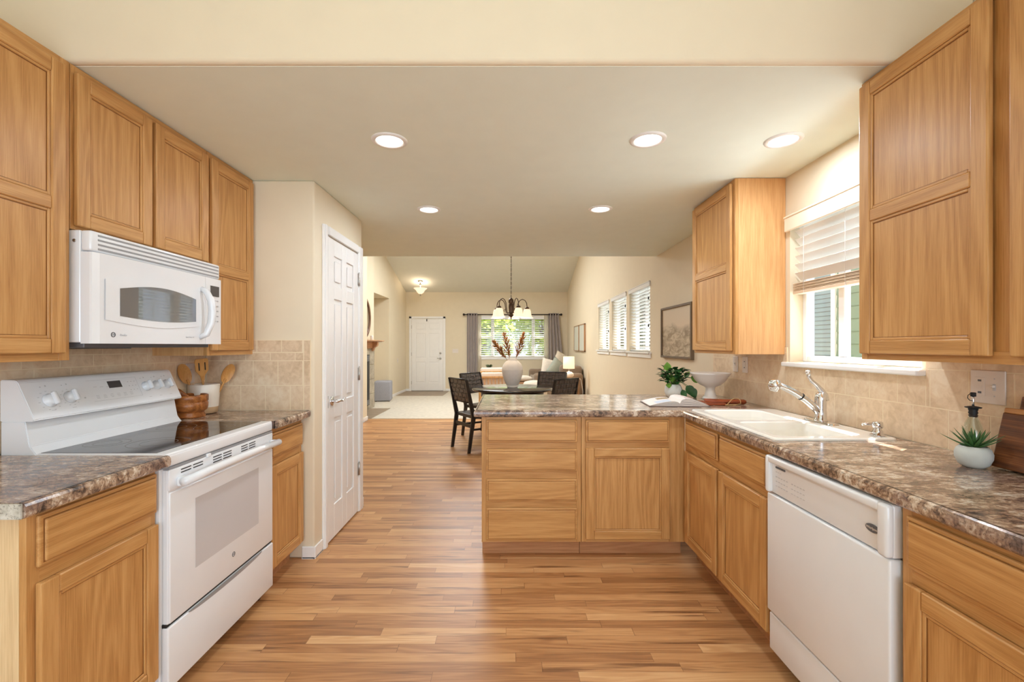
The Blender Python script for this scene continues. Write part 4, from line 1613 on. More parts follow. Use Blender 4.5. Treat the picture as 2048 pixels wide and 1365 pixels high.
text('badge_text', 'Profile', 0.012, (mwfront(1.765) + 0.0018, 1.765, 1.351), (PI / 2, 0, PI / 2 - 0.02), 'mark', dr)
text('badge_text', 'SpaceMaker XL', 0.009, (mwfront(2.13) + 0.0016, 2.13, 1.350), (PI / 2, 0, PI / 2), 'mark', dr)
b = B(); b.cyl((MX - 0.065, MY0, 1.690), 0.006, 0.002, '-y', 12); b.build('screw', 'nickel', t)

# ------------------------------------------------------------------ dishwasher
t = thing('dishwasher', 'white built-in dishwasher under the worktop, right of the sink cabinet', 'dishwasher', (1.3, 1.57, 0))
DY0, DYb = 1.264, 1.874
b = B(); b.box(1.10, 1.66, DY0 + 0.004, DYb - 0.004, 0.10, 0.868); b.build('tub', 'markd', t)
b = B()
b.box(1.058, 1.10, DY0 + 0.004, DYb - 0.004, 0.235, 0.712, 0.006, 3)
b.build('door', 'white', t)
b = B()
b.box(1.066, 1.10, DY0 + 0.002, DYb - 0.002, 0.716, 0.866, 0.006, 3)
# raised frame around console
b.box(1.049, 1.075, DY0 + 0.035, DYb - 0.022, 0.838, 0.866, 0.008, 3)
b.box(1.048, 1.075, DY0 + 0.002, DY0 + 0.040, 0.716, 0.866, 0.010, 3)
b.box(1.048, 1.075, DYb - 0.028, DYb - 0.002, 0.716, 0.866, 0.010, 3)
con = b.build('control_panel', 'white', t)
b = B(); b.box(1.062, 1.068, DYb - 0.115, DYb - 0.055, 0.822, 0.829, 0.001); b.build('vent_slot', 'markd', con)
b = B()
b.prism([(1.0640 + 0.0, 0), (1.064, 0), (1.064, 0)], 0, 0, 'z') if False else None
pl = []
for k in range(32):
    a = 2 * PI * k / 32
    pl.append((1.335 + 0.025 * math.cos(a), 0.775 + 0.012 * math.sin(a)))
b.prism(pl, 1.0625, 1.067, 'x')
b.build('badge', 'markd', con)
text('badge_text', 'Whirlpool', 0.0105, (1.0622, 1.335, 0.775), (PI / 2, 0, -PI / 2), 'plate', con)
b = B()
for r0 in range(2):
    for k in range(5):
        yy = DYb - 0.052 - k * 0.017 - r0 * 0.10
        for m in range(3):
            b.box(1.0652, 1.0665, yy - 0.009, yy, 0.786 - m * 0.018, 0.789 - m * 0.018)
for k in range(3):
    b.box(1.0652, 1.0665, DYb - 0.06 - k * 0.014, DYb - 0.052 - k * 0.014, 0.806, 0.808)
b.build('keypad_marks', 'mark', con)
b = B(); b.box(1.066, 1.10, DY0 + 0.006, DYb - 0.006, 0.075, 0.224, 0.006, 3); b.build('access_panel', 'white', t)
b = B(); b.box(1.14, 1.60, DY0 + 0.01, DYb - 0.01, 0.0, 0.10); b.build('toe_kick', 'dark', t)
b = B(); b.box(1.075, 1.12, DY0 + 0.006, DYb - 0.006, 0.222, 0.238); b.build('gap_seal', 'dark', t)

# ------------------------------------------------------------------ recessed lights
def lamp_point(name, loc, power, radius, color=(1, 0.88, 0.72), parent=None):
    d = bpy.data.lights.new(name, 'POINT'); d.energy = power; d.shadow_soft_size = radius; d.color = color
    o = bpy.data.objects.new(name, d); C.objects.link(o)
    if parent is not None:
        o.parent = parent; o.location = Vector(loc) - world_loc(parent)
    else:
        o.location = loc
    return o


RL = [(-0.593, 2.263, 'round recessed ceiling light above the range side, nearest left of five'), (0.686, 2.252, 'round recessed ceiling light, middle of the near row of three'),
      (1.359, 2.258, 'round recessed ceiling light above the kitchen sink'), (-0.598, 3.407, 'round recessed ceiling light in front of the pantry door'),
      (0.681, 3.395, 'round recessed ceiling light over the peninsula counter')]
proto = None
for x, y, lb in RL:
    if proto is None:
        t = thing('recessed_light', lb, 'ceiling light', (0, 0, H), 'recessed lights in the kitchen ceiling')
        b = B(); b.lathe([(0.064, -0.0005), (0.066, -0.007), (0.074, -0.009), (0.086, -0.005), (0.088, -0.0005)], (0, 0, H), 40); b.build('trim_ring', 'trim', t)
        b = B(); b.lathe([(0, -0.0045), (0.05, -0.0045), (0.066, -0.003)], (0, 0, H), 32); b.build('lens', 'led', t)
        d = bpy.data.lights.new('recessed_lamp', 'AREA'); d.shape = 'DISK'; d.size = 0.12; d.energy = 6.4; d.color = (0.80, 0.90, 1.0)
        lo = bpy.data.objects.new('recessed_lamp', d); C.objects.link(lo); lo.parent = t; lo.location = (0, 0, -0.012)
        proto = t
        o = t
    else:
        o = copy_tree(proto)
    o.location = (x, y, H)
    o['label'] = lb

# ------------------------------------------------------------------ outlets and switches


def plate(name, label, P, u, v, w_, h_, kinds, cat):
    t = thing(name, label, cat, P(u, v, 0))
    b = B(); fbox(b, P, u - w_ / 2, u + w_ / 2, v - h_ / 2, v + h_ / 2, 0.0005, 0.006, 0.003, 2); b.build('plate', 'plate', t)
    for du, k in kinds:
        if k == 'outlet':
            for dv in (-0.02, 0.02):
                b = B(); fbox(b, P, u + du - 0.014, u + du + 0.014, v + dv - 0.013, v + dv + 0.013, 0.006, 0.0075, 0.0005)
                fbox(b, P, u + du - 0.007, u + du - 0.005, v + dv - 0.004, v + dv + 0.005, 0.0075, 0.0078, mi=1); fbox(b, P, u + du + 0.005, u + du + 0.007, v + dv - 0.004, v + dv + 0.005, 0.0075, 0.0078, mi=1)
                b.build('socket', ['plate', 'markd'], t)
        elif k == 'gfci':
            b = B(); fbox(b, P, u + du - 0.017, u + du + 0.017, v - 0.033, v + 0.033, 0.006, 0.0075, 0.0005, mi=0)
            for dv in (-0.021, 0.021):
                fbox(b, P, u + du - 0.006, u + du + 0.006, v + dv - 0.003, v + dv + 0.004, 0.0075, 0.008, mi=1)
            fbox(b, P, u + du - 0.008, u + du + 0.008, v - 0.005, v + 0.004, 0.0075, 0.0085, mi=0)
            b.build('socket', ['plate', 'markd'], t)
        else:
            b = B(); fbox(b, P, u + du - 0.005, u + du + 0.005, v - 0.011, v + 0.011, 0.006, 0.008, 0.0005, mi=1)
            fbox(b, P, u + du - 0.004, u + du + 0.004, v + 0.0, v + 0.008, 0.007, 0.017, 0.001, mi=0)
            fbox(b, P, u + du - 0.002, u + du + 0.002, v - 0.032, v - 0.028, 0.006, 0.0065, mi=1); fbox(b, P, u + du - 0.002, u + du + 0.002, v + 0.028, v + 0.032, 0.006, 0.0065, mi=1)
            b.build('toggle', ['plate', 'mark'], t)
    return t


PRW, _ = frameR(XR - 0.008)
plate('switch_plate', 'wide white plate with a switch and outlet on the right backsplash above the succulent', PRW, 1.589, 1.166, 0.116, 0.116, [(0.024, 'gfci'), (-0.024, 'switch')], 'switch')
plate('outlet', 'white outlet under the window-side wall cabinet, nearer of the pair', PRW, 3.225, 1.176, 0.07, 0.115, [(0, 'gfci')], 'outlet')
plate('switch_plate', 'white switch plate under the wall cabinet, farther of the pair', PRW, 3.36, 1.176, 0.07, 0.115, [(0, 'switch')], 'switch')
PLW, _ = frameL(XL + 0.008)
plate('outlet', 'white outlet on the backsplash behind the wooden utensils', PLW, 2.66, 1.15, 0.07, 0.115, [(0, 'outlet')], 'outlet')
PFW = lambda u, v, w: (u, YF - w, v)
plate('switch_plate', 'wide white switch plate on the far wall beside the front door', PFW, -1.54, 1.16, 0.17, 0.115, [(-0.045, 'switch'), (0, 'switch'), (0.045, 'switch')], 'switch')
PLL, _ = frameL(-2.96)
plate('outlet', 'cream wall plate on the living room left wall near the front door', PLL, 12.1, 0.92, 0.07, 0.115, [(0, 'switch')], 'switch')
PDL, _ = frameL(-2.49)
plate('switch_plate', 'small white switch plate on the wall end beyond the pantry door', PDL, 7.75, 1.18, 0.07, 0.115, [(0, 'switch')], 'switch')

# ------------------------------------------------------------------ small things on the left worktop
t = thing('utensil_crock', 'cream crock with bare clay base, holding wooden utensils', 'crock', (-1.79, 2.675, ZT))
b = B()
b.lathe([(0, 0.002), (0.062, 0.002), (0.070, 0.006), (0.074, 0.040)], (-1.79, 2.675, ZT + 0.0005), 40, mi=0)
b.lathe([(0.074, 0.040), (0.0785, 0.10), (0.081, 0.168), (0.079, 0.172), (0.076, 0.168), (0.070, 0.02), (0, 0.018)], (-1.79, 2.675, ZT + 0.0005), 40, mi=1)
b.build('crock', ['crockbase', 'crock'], t)


def utensil(name, label, bx, by, tx, ty, hz, kind):
    t = thing(name, label, 'utensil', (bx, by, ZT + 0.02), 'wooden utensils in the crock')
    p0 = Vector((bx, by, ZT + 0.022)); p1 = Vector((tx, ty, ZT + hz))
    d = (p1 - p0).normalized()
    b = B()
    ps = [p0.lerp(p1, k / 6) for k in range(7)]
    b.tube(ps[:5], [0.006, 0.006, 0.0055, 0.0055, 0.007], 10)
    b.build('handle', 'spoon', t)
    # head oriented to face the camera (normal ~ +x,-y)
    nrm = Vector((0.85, -0.5, 0)); nrm -= d * nrm.dot(d); nrm.normalize()
    sd = d.cross(nrm)
    R = Matrix((sd, d, nrm)).transposed().to_4x4()
    c = p0.lerp(p1, 0.80)
    L = (p1 - p0).length * 0.42
    b = B()
    wdt = 0.033
    if kind == 'spoon':
        def f(u, v, s_):
            a = 2 * PI * u
            r = v
            return Vector((wdt * 0.98 * r * math.cos(a), L / 2 * r * math.sin(a) * (1.05 if math.sin(a) < 0 else 0.95), -0.012 * (1 - r * r) + s_))
        for s_ in (0.0, -0.004):
            def g(u, v, s_=s_):
                q = f(u, v, s_); return Matrix.Translation(c) @ R @ q
            b.grid(g, 24, 6)
        b.build('bowl', 'spoon', t)
    else:
        pl = [(-0.008, -L / 2), (-0.012, -L * 0.3), (-0.034, -L * 0.05), (-0.036, L * 0.42), (-0.030, L * 0.5), (0.030, L * 0.5), (0.036, L * 0.42), (0.034, -L * 0.05), (0.012, -L * 0.3), (0.008, -L / 2)]
        tb = B(); tb.prism(pl, -0.003, 0.003, 'z', bev=0.001)
        bmesh.ops.transform(tb.bm, matrix=Matrix.Translation(c) @ R, verts=tb.bm.verts)
        tb.build('blade', 'spoon', t)
        tb = B()
        for x_ in (-0.016, 0.016):
            tb.box(x_ - 0.003, x_ + 0.003, -L * 0.04, L * 0.32, -0.0036, 0.0036)
        bmesh.ops.transform(tb.bm, matrix=Matrix.Translation(c) @ R, verts=tb.bm.verts)
        tb.build('slot', 'dark', t)


utensil('wooden_spoon', 'wooden spoon leaning left in the crock', -1.815, 2.675, -1.872 + 0.03, 2.56, 0.292, 'spoon')
utensil('wooden_spatula', 'slotted wooden spatula in the middle of the crock', -1.78, 2.67, -1.775, 2.63, 0.318, 'spat')
utensil('wooden_spoon', 'wooden spoon leaning right in the crock', -1.765, 2.70, -1.655, 2.73, 0.285, 'spoon')

t = thing('mortar', 'turned wooden mortar bowl beside the range', 'mortar', (-1.765, 2.525, ZT))
b = B()
b.lathe([(0, 0.0), (0.070, 0.0), (0.074, 0.008), (0.064, 0.026), (0.068, 0.034), (0.080, 0.042), (0.084, 0.060), (0.085, 0.080), (0.082, 0.084), (0.082, 0.088), (0.086, 0.092), (0.086, 0.122), (0.083, 0.126), (0.077, 0.124),
         (0.074, 0.09), (0.06, 0.05), (0.03, 0.035), (0, 0.033)], (-1.765, 2.525, ZT + 0.0005), 48)
b.build('bowl', 'bowl_wood', t)
t = thing('pestle', 'wooden pestle resting in the mortar bowl', 'pestle', (-1.79, 2.50, ZT + 0.05))
b = B()
b.tube([(-1.745, 2.550, ZT + 0.060), (-1.765, 2.530, ZT + 0.090), (-1.785, 2.512, ZT + 0.118), (-1.806, 2.492, ZT + 0.143), (-1.818, 2.480, ZT + 0.156)], [0.018, 0.016, 0.013, 0.017, 0.014], 14)
b.build('shaft', 'bowl_wood', t)

# ------------------------------------------------------------------ things on the right worktop and peninsula


def leaf(b, c, d, up, L, w_, fold=0.25, droop=0.25, mi=None, n=6):
    """leaf blade from c along d"""
    if mi is not None: b.mi = mi
    d = Vector(d).normalized(); up = Vector(up)
    sdv = d.cross(up)
    if sdv.length < 1e-4: sdv = d.cross(Vector((1, 0, 0)))
    sdv.normalize(); nn = sdv.cross(d).normalized()
    rows = []
    for k in range(n + 1):
        s_ = k / n
        wd = w_ * (math.sin(PI * s_ ** 0.75)) if 0 < s_ < 1 else 0.0
        p = Vector(c) + d * L * s_ - Vector((0, 0, 1)) * droop * L * s_ * s_
        rows.append((p - sdv * wd + nn * fold * wd, p, p + sdv * wd + nn * fold * wd))
    vs = [[b.bm.verts.new(q) for q in r] for r in rows]
    for k in range(n):
        for j in range(2):
            try:
                f = b.bm.faces.new((vs[k][j], vs[k][j + 1], vs[k + 1][j + 1], vs[k + 1][j])); f.material_index = b.mi; f.smooth = True
            except ValueError:
                pass


px_, py_ = 1.262, 3.50
t = thing('potted_foliage', 'leafy green plant in a round white pot behind the open book', 'plant', (px_, py_, ZT))
b = B(); b.lathe([(0, 0.0), (0.040, 0.0), (0.058, 0.018), (0.066, 0.048), (0.062, 0.078), (0.050, 0.10), (0.047, 0.102), (0.044, 0.098), (0.052, 0.075), (0.05, 0.03), (0, 0.02)], (px_, py_, ZT + 0.0005), 40); b.build('pot', 'potwhite', t)
b = B(); b.lathe([(0, 0.088), (0.05, 0.085)], (px_, py_, ZT), 24); b.build('soil', 'soil', t)
rnd = random.Random(11)
b1 = B(); b2 = B(); b3 = B()
for k in range(120):
    a = rnd.uniform(0, 2 * PI)
    el = rnd.uniform(0.1, 1.0)
    rr_ = rnd.uniform(0.02, 0.085)
    c = Vector((px_ + rr_ * math.cos(a) * 1.0, py_ + rr_ * math.sin(a), ZT + 0.115 + rnd.uniform(0, 0.10)))
    d = Vector((math.cos(a) * math.cos(el), math.sin(a) * math.cos(el), math.sin(el) * 0.8 - 0.1))
    leaf(b1, c, d, (0, 0, 1), rnd.uniform(0.045, 0.072), rnd.uniform(0.015, 0.024), 0.3, rnd.uniform(0.1, 0.5))
    if k % 3 == 0:
        b3.tube([(px_ + 0.01 * math.cos(a), py_ + 0.01 * math.sin(a), ZT + 0.085), tuple((Vector((px_, py_, ZT + 0.10)) + c) / 2 + Vector((0, 0, 0.01))), tuple(c)], 0.0022, 5)
for (dx, dy_, dz_, L, w_, ddx, ddz, mm) in ((-0.055, -0.02, 0.215, 0.075, 0.030, -0.05, 0.9, 2), (0.12, -0.03, 0.165, 0.095, 0.036, 1.0, -0.15, 2), (0.085, 0.0, 0.165, 0.06, 0.02, 0.6, 0.8, 2), (-0.02, -0.03, 0.13, 0.06, 0.022, -0.1, 0.6, 2),
                                     (-0.035, -0.05, 0.10, 0.05, 0.02, -0.6, 0.2, 2), (0.085, -0.03, 0.10, 0.10, 0.036, 0.5, -0.55, 1), (0.125, -0.02, 0.085, 0.085, 0.034, 0.35, -0.8, 1), (0.05, -0.05, 0.075, 0.08, 0.024, 0.2, -0.9, 1)):
    c = Vector((px_ + dx, py_ + dy_, ZT + dz_ - 0.01))
    leaf(b2 if mm == 2 else b1, c, (ddx, -0.15, ddz), (0, -1, 0.2), L, w_, 0.15, 0.08, n=8)
    b3.tube([(px_, py_, ZT + 0.09), tuple((Vector((px_, py_, ZT + 0.16)) + c) / 2), tuple(c)], 0.002, 5)
b1.build('leaves_dark', 'leaf', t); b2.build('leaves_pale', 'leaf2', t, label='pale green leaves'); b3.build('stems', 'stem', t)

t = thing('pedestal_bowl', 'white ceramic pedestal bowl in the corner beside the plant', 'bowl', (1.50, 3.40, ZT))
b = B()
b.lathe([(0, 0.004), (0.0549, 0.0), (0.0604, 0.003), (0.0549, 0.009), (0.0412, 0.025), (0.0339, 0.055), (0.0329, 0.080), (0.0412, 0.092), (0.0732, 0.105), (0.1052, 0.135), (0.1263, 0.170), (0.1373, 0.182), (0.1427, 0.190), (0.1427, 0.194), (0.1373, 0.195),
         (0.1226, 0.176), (0.1007, 0.145), (0.0641, 0.118), (0, 0.108)], (1.50, 3.40, ZT + 0.0005), 56)
b.build('bowl', 'ceramic', t)

# open book
bkx, bky = 1.115, 3.085
ang = math.radians(-4)
t = thing('open_book', 'open cookbook lying on the peninsula worktop by the sink', 'book', (bkx, bky, ZT))
RB = Matrix.Translation((bkx, bky, ZT + 0.001)) @ Matrix.Rotation(ang, 4, 'Z')
D2 = 0.135
wpg = 0.19


def bk(b, name, mat, label=None):
    bmesh.ops.transform(b.bm, matrix=RB, verts=b.bm.verts)
    return b.build(name, mat, t, label=label, recalc=True)


b = B(); b.box(-wpg - 0.006, wpg + 0.006, -D2 - 0.005, D2 + 0.005, 0, 0.003, 0.001); bk(b, 'cover', 'cover')


def pagez(u, hgt, k):
    s_ = abs(u)
    return 0.005 + hgt * (math.sin(PI * min(1.0, max(0.0, s_)) ** 0.62) ** 0.8 if s_ < 0.999 and s_ > 0.001 else 0.0) + 0.006 * (1 - s_)


for sgn, hgt, nm in ((-1, 0.016, 'left_pages'), (1, 0.036, 'right_pages')):
    b = B()
    N = 16
    top = [(sgn * wpg * k / N, pagez(k / N, hgt, 1) + 0.010 * (1 - k / N)) for k in range(N + 1)]
    for k in range(N):
        x0_, z0_ = top[k]; x1_, z1_ = top[k + 1]
        b.poly([(x0_, -D2, z0_), (x1_, -D2, z1_), (x1_, D2, z1_), (x0_, D2, z0_)], smooth=True)

    pg = bk(b, nm, 'paper')
    b = B()
    for lay in range(4):
        q0, q1 = lay / 4.0, (lay + 1) / 4.0 - 0.05
        for k in range(N):
            x0_, z0_ = top[k]; x1_, z1_ = top[k + 1]
            f0 = lambda z, q: 0.0035 + (z - 0.0035) * q
            for yy in (-D2 + 0.001 + 0.001 * (3 - lay), D2 - 0.001):
                b.poly([(x0_ , yy, f0(z0_, q0)), (x1_, yy, f0(z1_, q0)), (x1_, yy, f0(z1_, q1)), (x0_, yy, f0(z0_, q1))])
    b.poly([(sgn * wpg, -D2, 0.0035), (sgn * wpg, D2, 0.0035), (sgn * wpg, D2, top[-1][1]), (sgn * wpg, -D2, top[-1][1])])
    bk(b, 'page_edges', 'page_edge')
    # printed patches follow the page surface
    def patch(mat, u0, u1, v0, v1, name):
        b = B()
        for k in range(8):
            a0 = u0 + (u1 - u0) * k / 8; a1 = u0 + (u1 - u0) * (k + 1) / 8
            f = lambda a: (sgn * wpg * a, pagez(a, hgt, 1) + 0.010 * (1 - a) + 0.0009)
            (xa, za), (xb, zb) = f(a0), f(a1)
            b.poly([(xa, v0, za), (xb, v0, zb), (xb, v1, zb), (xa, v1, za)])
        bk(b, name, mat)
    if sgn > 0:
        patch('printpink', 0.25, 0.85, -0.085, -0.05, 'printed_picture')
    else:
        patch('printblue', 0.25, 0.75, -0.12, -0.03, 'printed_picture')
        patch('printgold', 0.15, 0.55, 0.02, 0.09, 'printed_picture')

t = thing('serving_board', 'reddish wooden board handle with a twine loop beside the open book', 'board', (1.44, 3.09, ZT))
b = B()
b.box(1.31, 1.44, 3.02, 3.17, ZT + 0.0005, ZT + 0.016, 0.004, 2)
b.tube([(1.33, 3.10, ZT + 0.018), (1.40, 3.09, ZT + 0.018), (1.47, 3.08, ZT + 0.018), (1.53, 3.07, ZT + 0.019), (1.575, 3.063, ZT + 0.018), (1.59, 3.061, ZT + 0.018)], [0.020, 0.018, 0.0165, 0.017, 0.0175, 0.011], 14)
b.build('handle', 'redwood', t)
b = B()
b.tube([(1.545, 3.066, ZT + 0.037), (1.545, 3.045, ZT + 0.03), (1.545, 3.04, ZT + 0.01), (1.50, 3.02, ZT + 0.004), (1.46, 3.01, ZT + 0.004), (1.43, 3.015, ZT + 0.004), (1.45, 3.03, ZT + 0.006), (1.49, 3.05, ZT + 0.035), (1.52, 3.07, ZT + 0.042), (1.545, 3.068, ZT + 0.038)], 0.0028, 6)
b.build('twine_loop', 'twine', t)

# succulent
sx, sy = 1.516, 1.488
t = thing('potted_succulent', 'small spiky succulent in a pale grey round pot', 'plant', (sx, sy, ZT))
b = B(); b.lathe([(0, 0.0), (0.026, 0.0), (0.038, 0.010), (0.046, 0.030), (0.047, 0.045), (0.042, 0.060), (0.034, 0.069), (0.031, 0.067), (0.037, 0.05), (0.03, 0.03), (0, 0.03)], (sx, sy, ZT + 0.0005), 44); b.build('pot', 'potgrey', t)
b = B(); b.lathe([(0, 0.060), (0.034, 0.058)], (sx, sy, ZT), 24); b.build('soil', 'soil', t)
rnd = random.Random(5)
lfs = []
for k in range(26):
    a = k * 2.399
    el = 0.28 + 0.95 * (k / 26.0)
    L = 0.082 - 0.030 * (k / 26.0) + rnd.uniform(-0.008, 0.008)
    b = B()
    d = Vector((math.cos(a) * math.cos(el), math.sin(a) * math.cos(el), math.sin(el)))
    c = Vector((sx, sy, ZT + 0.062))
    pts = []
    rs = []
    for j in range(7):
        s_ = j / 6
        p = c + d * L * s_ + Vector((0, 0, 0.012 * s_ * s_))
        pts.append(p); rs.append(max(0.0005, 0.0078 * (1 - s_) ** 0.7 * (0.7 + 0.9 * s_ if s_ < 0.3 else 1)))
    b.tube(pts, rs, 8, flat=0.45)
    b.build('leaf', 'aloe', t)

# oil bottle
ox, oy = 1.590, 1.562
t = thing('oil_bottle', 'clear glass oil bottle with a black pourer behind the succulent', 'bottle', (ox, oy, ZT))
b = B(); b.lathe([(0, 0.002), (0.028, 0.002), (0.031, 0.010), (0.031, 0.070), (0.028, 0.095), (0.021, 0.130), (0.013, 0.150), (0.012, 0.160), (0.010, 0.160), (0.011, 0.148), (0.019, 0.126), (0.026, 0.09), (0.028, 0.012), (0, 0.010)], (ox, oy, ZT + 0.0005), 32); b.build('glass_body', 'bottle_glass', t)
b = B()
b.lathe([(0, 0.152), (0.0105, 0.152), (0.012, 0.158), (0.0105, 0.162), (0.013, 0.166), (0.011, 0.172), (0.013, 0.178), (0.013, 0.182), (0.021, 0.183), (0.022, 0.186), (0.010, 0.189), (0.003, 0.190), (0, 0.190)], (ox, oy, ZT), 24)
b.cyl((ox, oy, ZT + 0.222), 0.0075, 0.014, 'z', 16)
b.tube([(ox, oy, ZT + 0.207), (ox - 0.012, oy, ZT + 0.209), (ox - 0.019, oy, ZT + 0.217), (ox - 0.018, oy, ZT + 0.226), (ox - 0.008, oy, ZT + 0.233), (ox, oy, ZT + 0.234)], 0.0012, 6)
b.build('pourer', 'dark', t)
b = B(); b.cyl((ox, oy, ZT + 0.189), 0.0035, 0.036, 'z', 12); b.build('spout', 'chrome', t)

# two leaning boards
t = thing('cutting_board', 'walnut cutting board with a pale top edge leaning against the right backsplash', 'board', (1.60, 1.27, ZT))
R = Matrix.Translation((1.572, 1.27, ZT + 0.003)) @ Matrix.Rotation(math.radians(13), 4, 'Y')
tb = B(); tb.box(-0.016, 0.016, -0.20, 0.205, 0.002, 0.180, 0.004, 2)
bmesh.ops.transform(tb.bm, matrix=R, verts=tb.bm.verts); tb.build('board', 'board', t)
tb = B(); tb.box(-0.0155, 0.0155, -0.20, 0.204, 0.178, 0.196, 0.004, 2)
bmesh.ops.transform(tb.bm, matrix=R, verts=tb.bm.verts); tb.build('top_edge', 'board_light', t, label='pale wooden top edge')
t = thing('cutting_board', 'taller dark wooden board standing behind the pale-edged cutting board', 'board', (1.63, 1.27, ZT))
R = Matrix.Translation((1.612, 1.27, ZT + 0.004)) @ Matrix.Rotation(math.radians(11), 4, 'Y')
tb = B(); tb.box(-0.010, 0.012, -0.205, 0.195, 0.002, 0.232, 0.004, 2)
bmesh.ops.transform(tb.bm, matrix=R, verts=tb.bm.verts); tb.build('board', 'board', t)

# ------------------------------------------------------------------ dining table, chairs, vase
tx, ty = 0.045, 6.12
t = thing('dining_table', 'round dark dining table beyond the peninsula', 'table', (tx, ty, 0))
b = B(); b.lathe([(0, 0.712), (0.50, 0.712), (0.535, 0.720), (0.545, 0.735), (0.540, 0.748), (0.53, 0.752), (0, 0.752)], (tx, ty, 0), 72)
M['tabletop'] = plain('dark_tabletop', rgb(46, 40, 36), 0.16, coat=0.4)
b.build('tabletop', 'tabletop', t)
for k in range(4):
    a = PI / 4 + k * PI / 2 + 0.35
    b = B(); cx, cy = tx + 0.36 * math.cos(a), ty + 0.36 * math.sin(a)
    b.box(cx - 0.03, cx + 0.03, cy - 0.03, cy + 0.03, 0.0, 0.712, 0.004)
    b.build('leg', 'black', t)
b = B(); b.lathe([(0.40, 0.64), (0.42, 0.64), (0.42, 0.712), (0.40, 0.712), (0.40, 0.64)], (tx, ty, 0), 48); b.build('apron', 'black', t)


def make_chair():
    t = thing('dining_chair', 'x', 'chair', (0, 0, 0), 'dark woven dining chairs round the table')
    w2 = 0.225
    for sx_ in (-1, 1):
        b = B()
        # rear leg + back post, one piece, raked
        for (p, q, r0, r1) in (((sx_ * w2, -0.27, 0.0), (sx_ * w2, -0.205, 0.44), 0.018, 0.027), ((sx_ * w2, -0.205, 0.43), (sx_ * w2, -0.31, 0.90), 0.027, 0.017)):
            P0, P1 = Vector(p), Vector(q)
            tb = bmesh.new()
            vs = []
            for P_, r_ in ((P0, r0), (P1, r1)):
                for dx, dy in ((-0.011, -r_), (0.011, -r_), (0.011, r_), (-0.011, r_)):
                    vs.append(tb.verts.new((P_.x + dx, P_.y + dy, P_.z)))
            tb.faces.new(vs[0:4][::-1]); tb.faces.new(vs[4:8])
            for i in range(4):
                tb.faces.new((vs[i], vs[(i + 1) % 4], vs[4 + (i + 1) % 4], vs[4 + i]))
            b._merge(tb)
        b.build('leg', 'black', t)
        b = B()
        b.tube([(sx_ * w2, 0.215, 0.0), (sx_ * w2, 0.20, 0.22), (sx_ * w2, 0.18, 0.445)], [0.015, 0.020, 0.024], 8)
        b.build('leg', 'black', t)
        b = B(); b.box(sx_ * w2 - 0.011, sx_ * w2 + 0.011, -0.20, 0.20, 0.415, 0.455, 0.003); b.box(sx_ * w2 - 0.009, sx_ * w2 + 0.009, -0.225, 0.19, 0.27, 0.295, 0.003); b.build('side_rail', 'black', t)
    b = B(); b.box(-w2, w2, 0.165, 0.19, 0.415, 0.455, 0.003); b.box(-w2, w2, -0.215, -0.19, 0.415, 0.455, 0.003); b.box(-w2, w2, -0.235, -0.218, 0.30, 0.345, 0.003)
    b.build('cross_rail', 'black', t)
    # woven seat
    b = B()
    nx = 9
    wv = 0.40 / nx
    for i in range(nx):
        for j in range(nx):
            up = (i + j) % 2
            cx = -0.20 + (i + 0.5) * wv; cy = -0.19 + (j + 0.5) * wv
            if up:
                b.box(cx - wv * 0.62, cx + wv * 0.62, cy - wv * 0.42, cy + wv * 0.42, 0.449, 0.4545, 0.002)
            else:
                b.box(cx - wv * 0.42, cx + wv * 0.42, cy - wv * 0.62, cy + wv * 0.62, 0.4485, 0.454, 0.002)
    b.box(-0.21, 0.21, -0.20, 0.19, 0.444, 0.449)
    b.build('woven_seat', 'strap', t)
    # woven back, raked plane from z .62 to .895
    b = B()
    def bp(u, z, off):
        y = -0.205 - (z - 0.43) * 0.105 / 0.47
        return Vector((u, y + off, z))
    nu, nv = 8, 5
    wu, wz = 0.43 / nu, 0.28 / nv
    Rk = Matrix.Rotation(math.atan(0.105 / 0.47), 4, 'X')
    for i in range(nu):
        for j in range(nv):
            up = (i + j) % 2
            cu, cz = -0.215 + (i + 0.5) * wu, 0.615 + (j + 0.5) * wz
            a, c_ = (0.56, 0.38) if up else (0.38, 0.56)
            for sg in (1, -1):
                tb = B()
                o_ = 0.0115 if up else 0.0075
                tb.box(-wu * a, wu * a, sg * 0.004, sg * o_, -wz * c_, wz * c_, 0.0035, 1)
                bmesh.ops.transform(tb.bm, matrix=Matrix.Translation(bp(cu, cz, 0)) @ Rk, verts=tb.bm.verts)
                b._merge(tb.bm)
    A = [bp(-0.225, 0.605, 0.004), bp(0.225, 0.605, 0.004), bp(0.225, 0.90, 0.004), bp(-0.225, 0.90, 0.004)]
    Bq = [p_ - Vector((0, 0.008, 0)) for p_ in A]
    b.mi = 1
    b.poly(A[::-1]); b.poly(Bq)
    for e in range(4):
        b.poly([A[e], A[(e + 1) % 4], Bq[(e + 1) % 4], Bq[e]])
    b.build('woven_back', ['strap', 'dark'], t)
    b = B()
    b.tube([bp(-0.225, 0.895, 0.0), bp(0.225, 0.895, 0.0)], 0.012, 8); b.tube([bp(-0.225, 0.61, 0.0), bp(0.225, 0.61, 0.0)], 0.011, 8)
    b.build('back_rail', 'black', t)
    return t


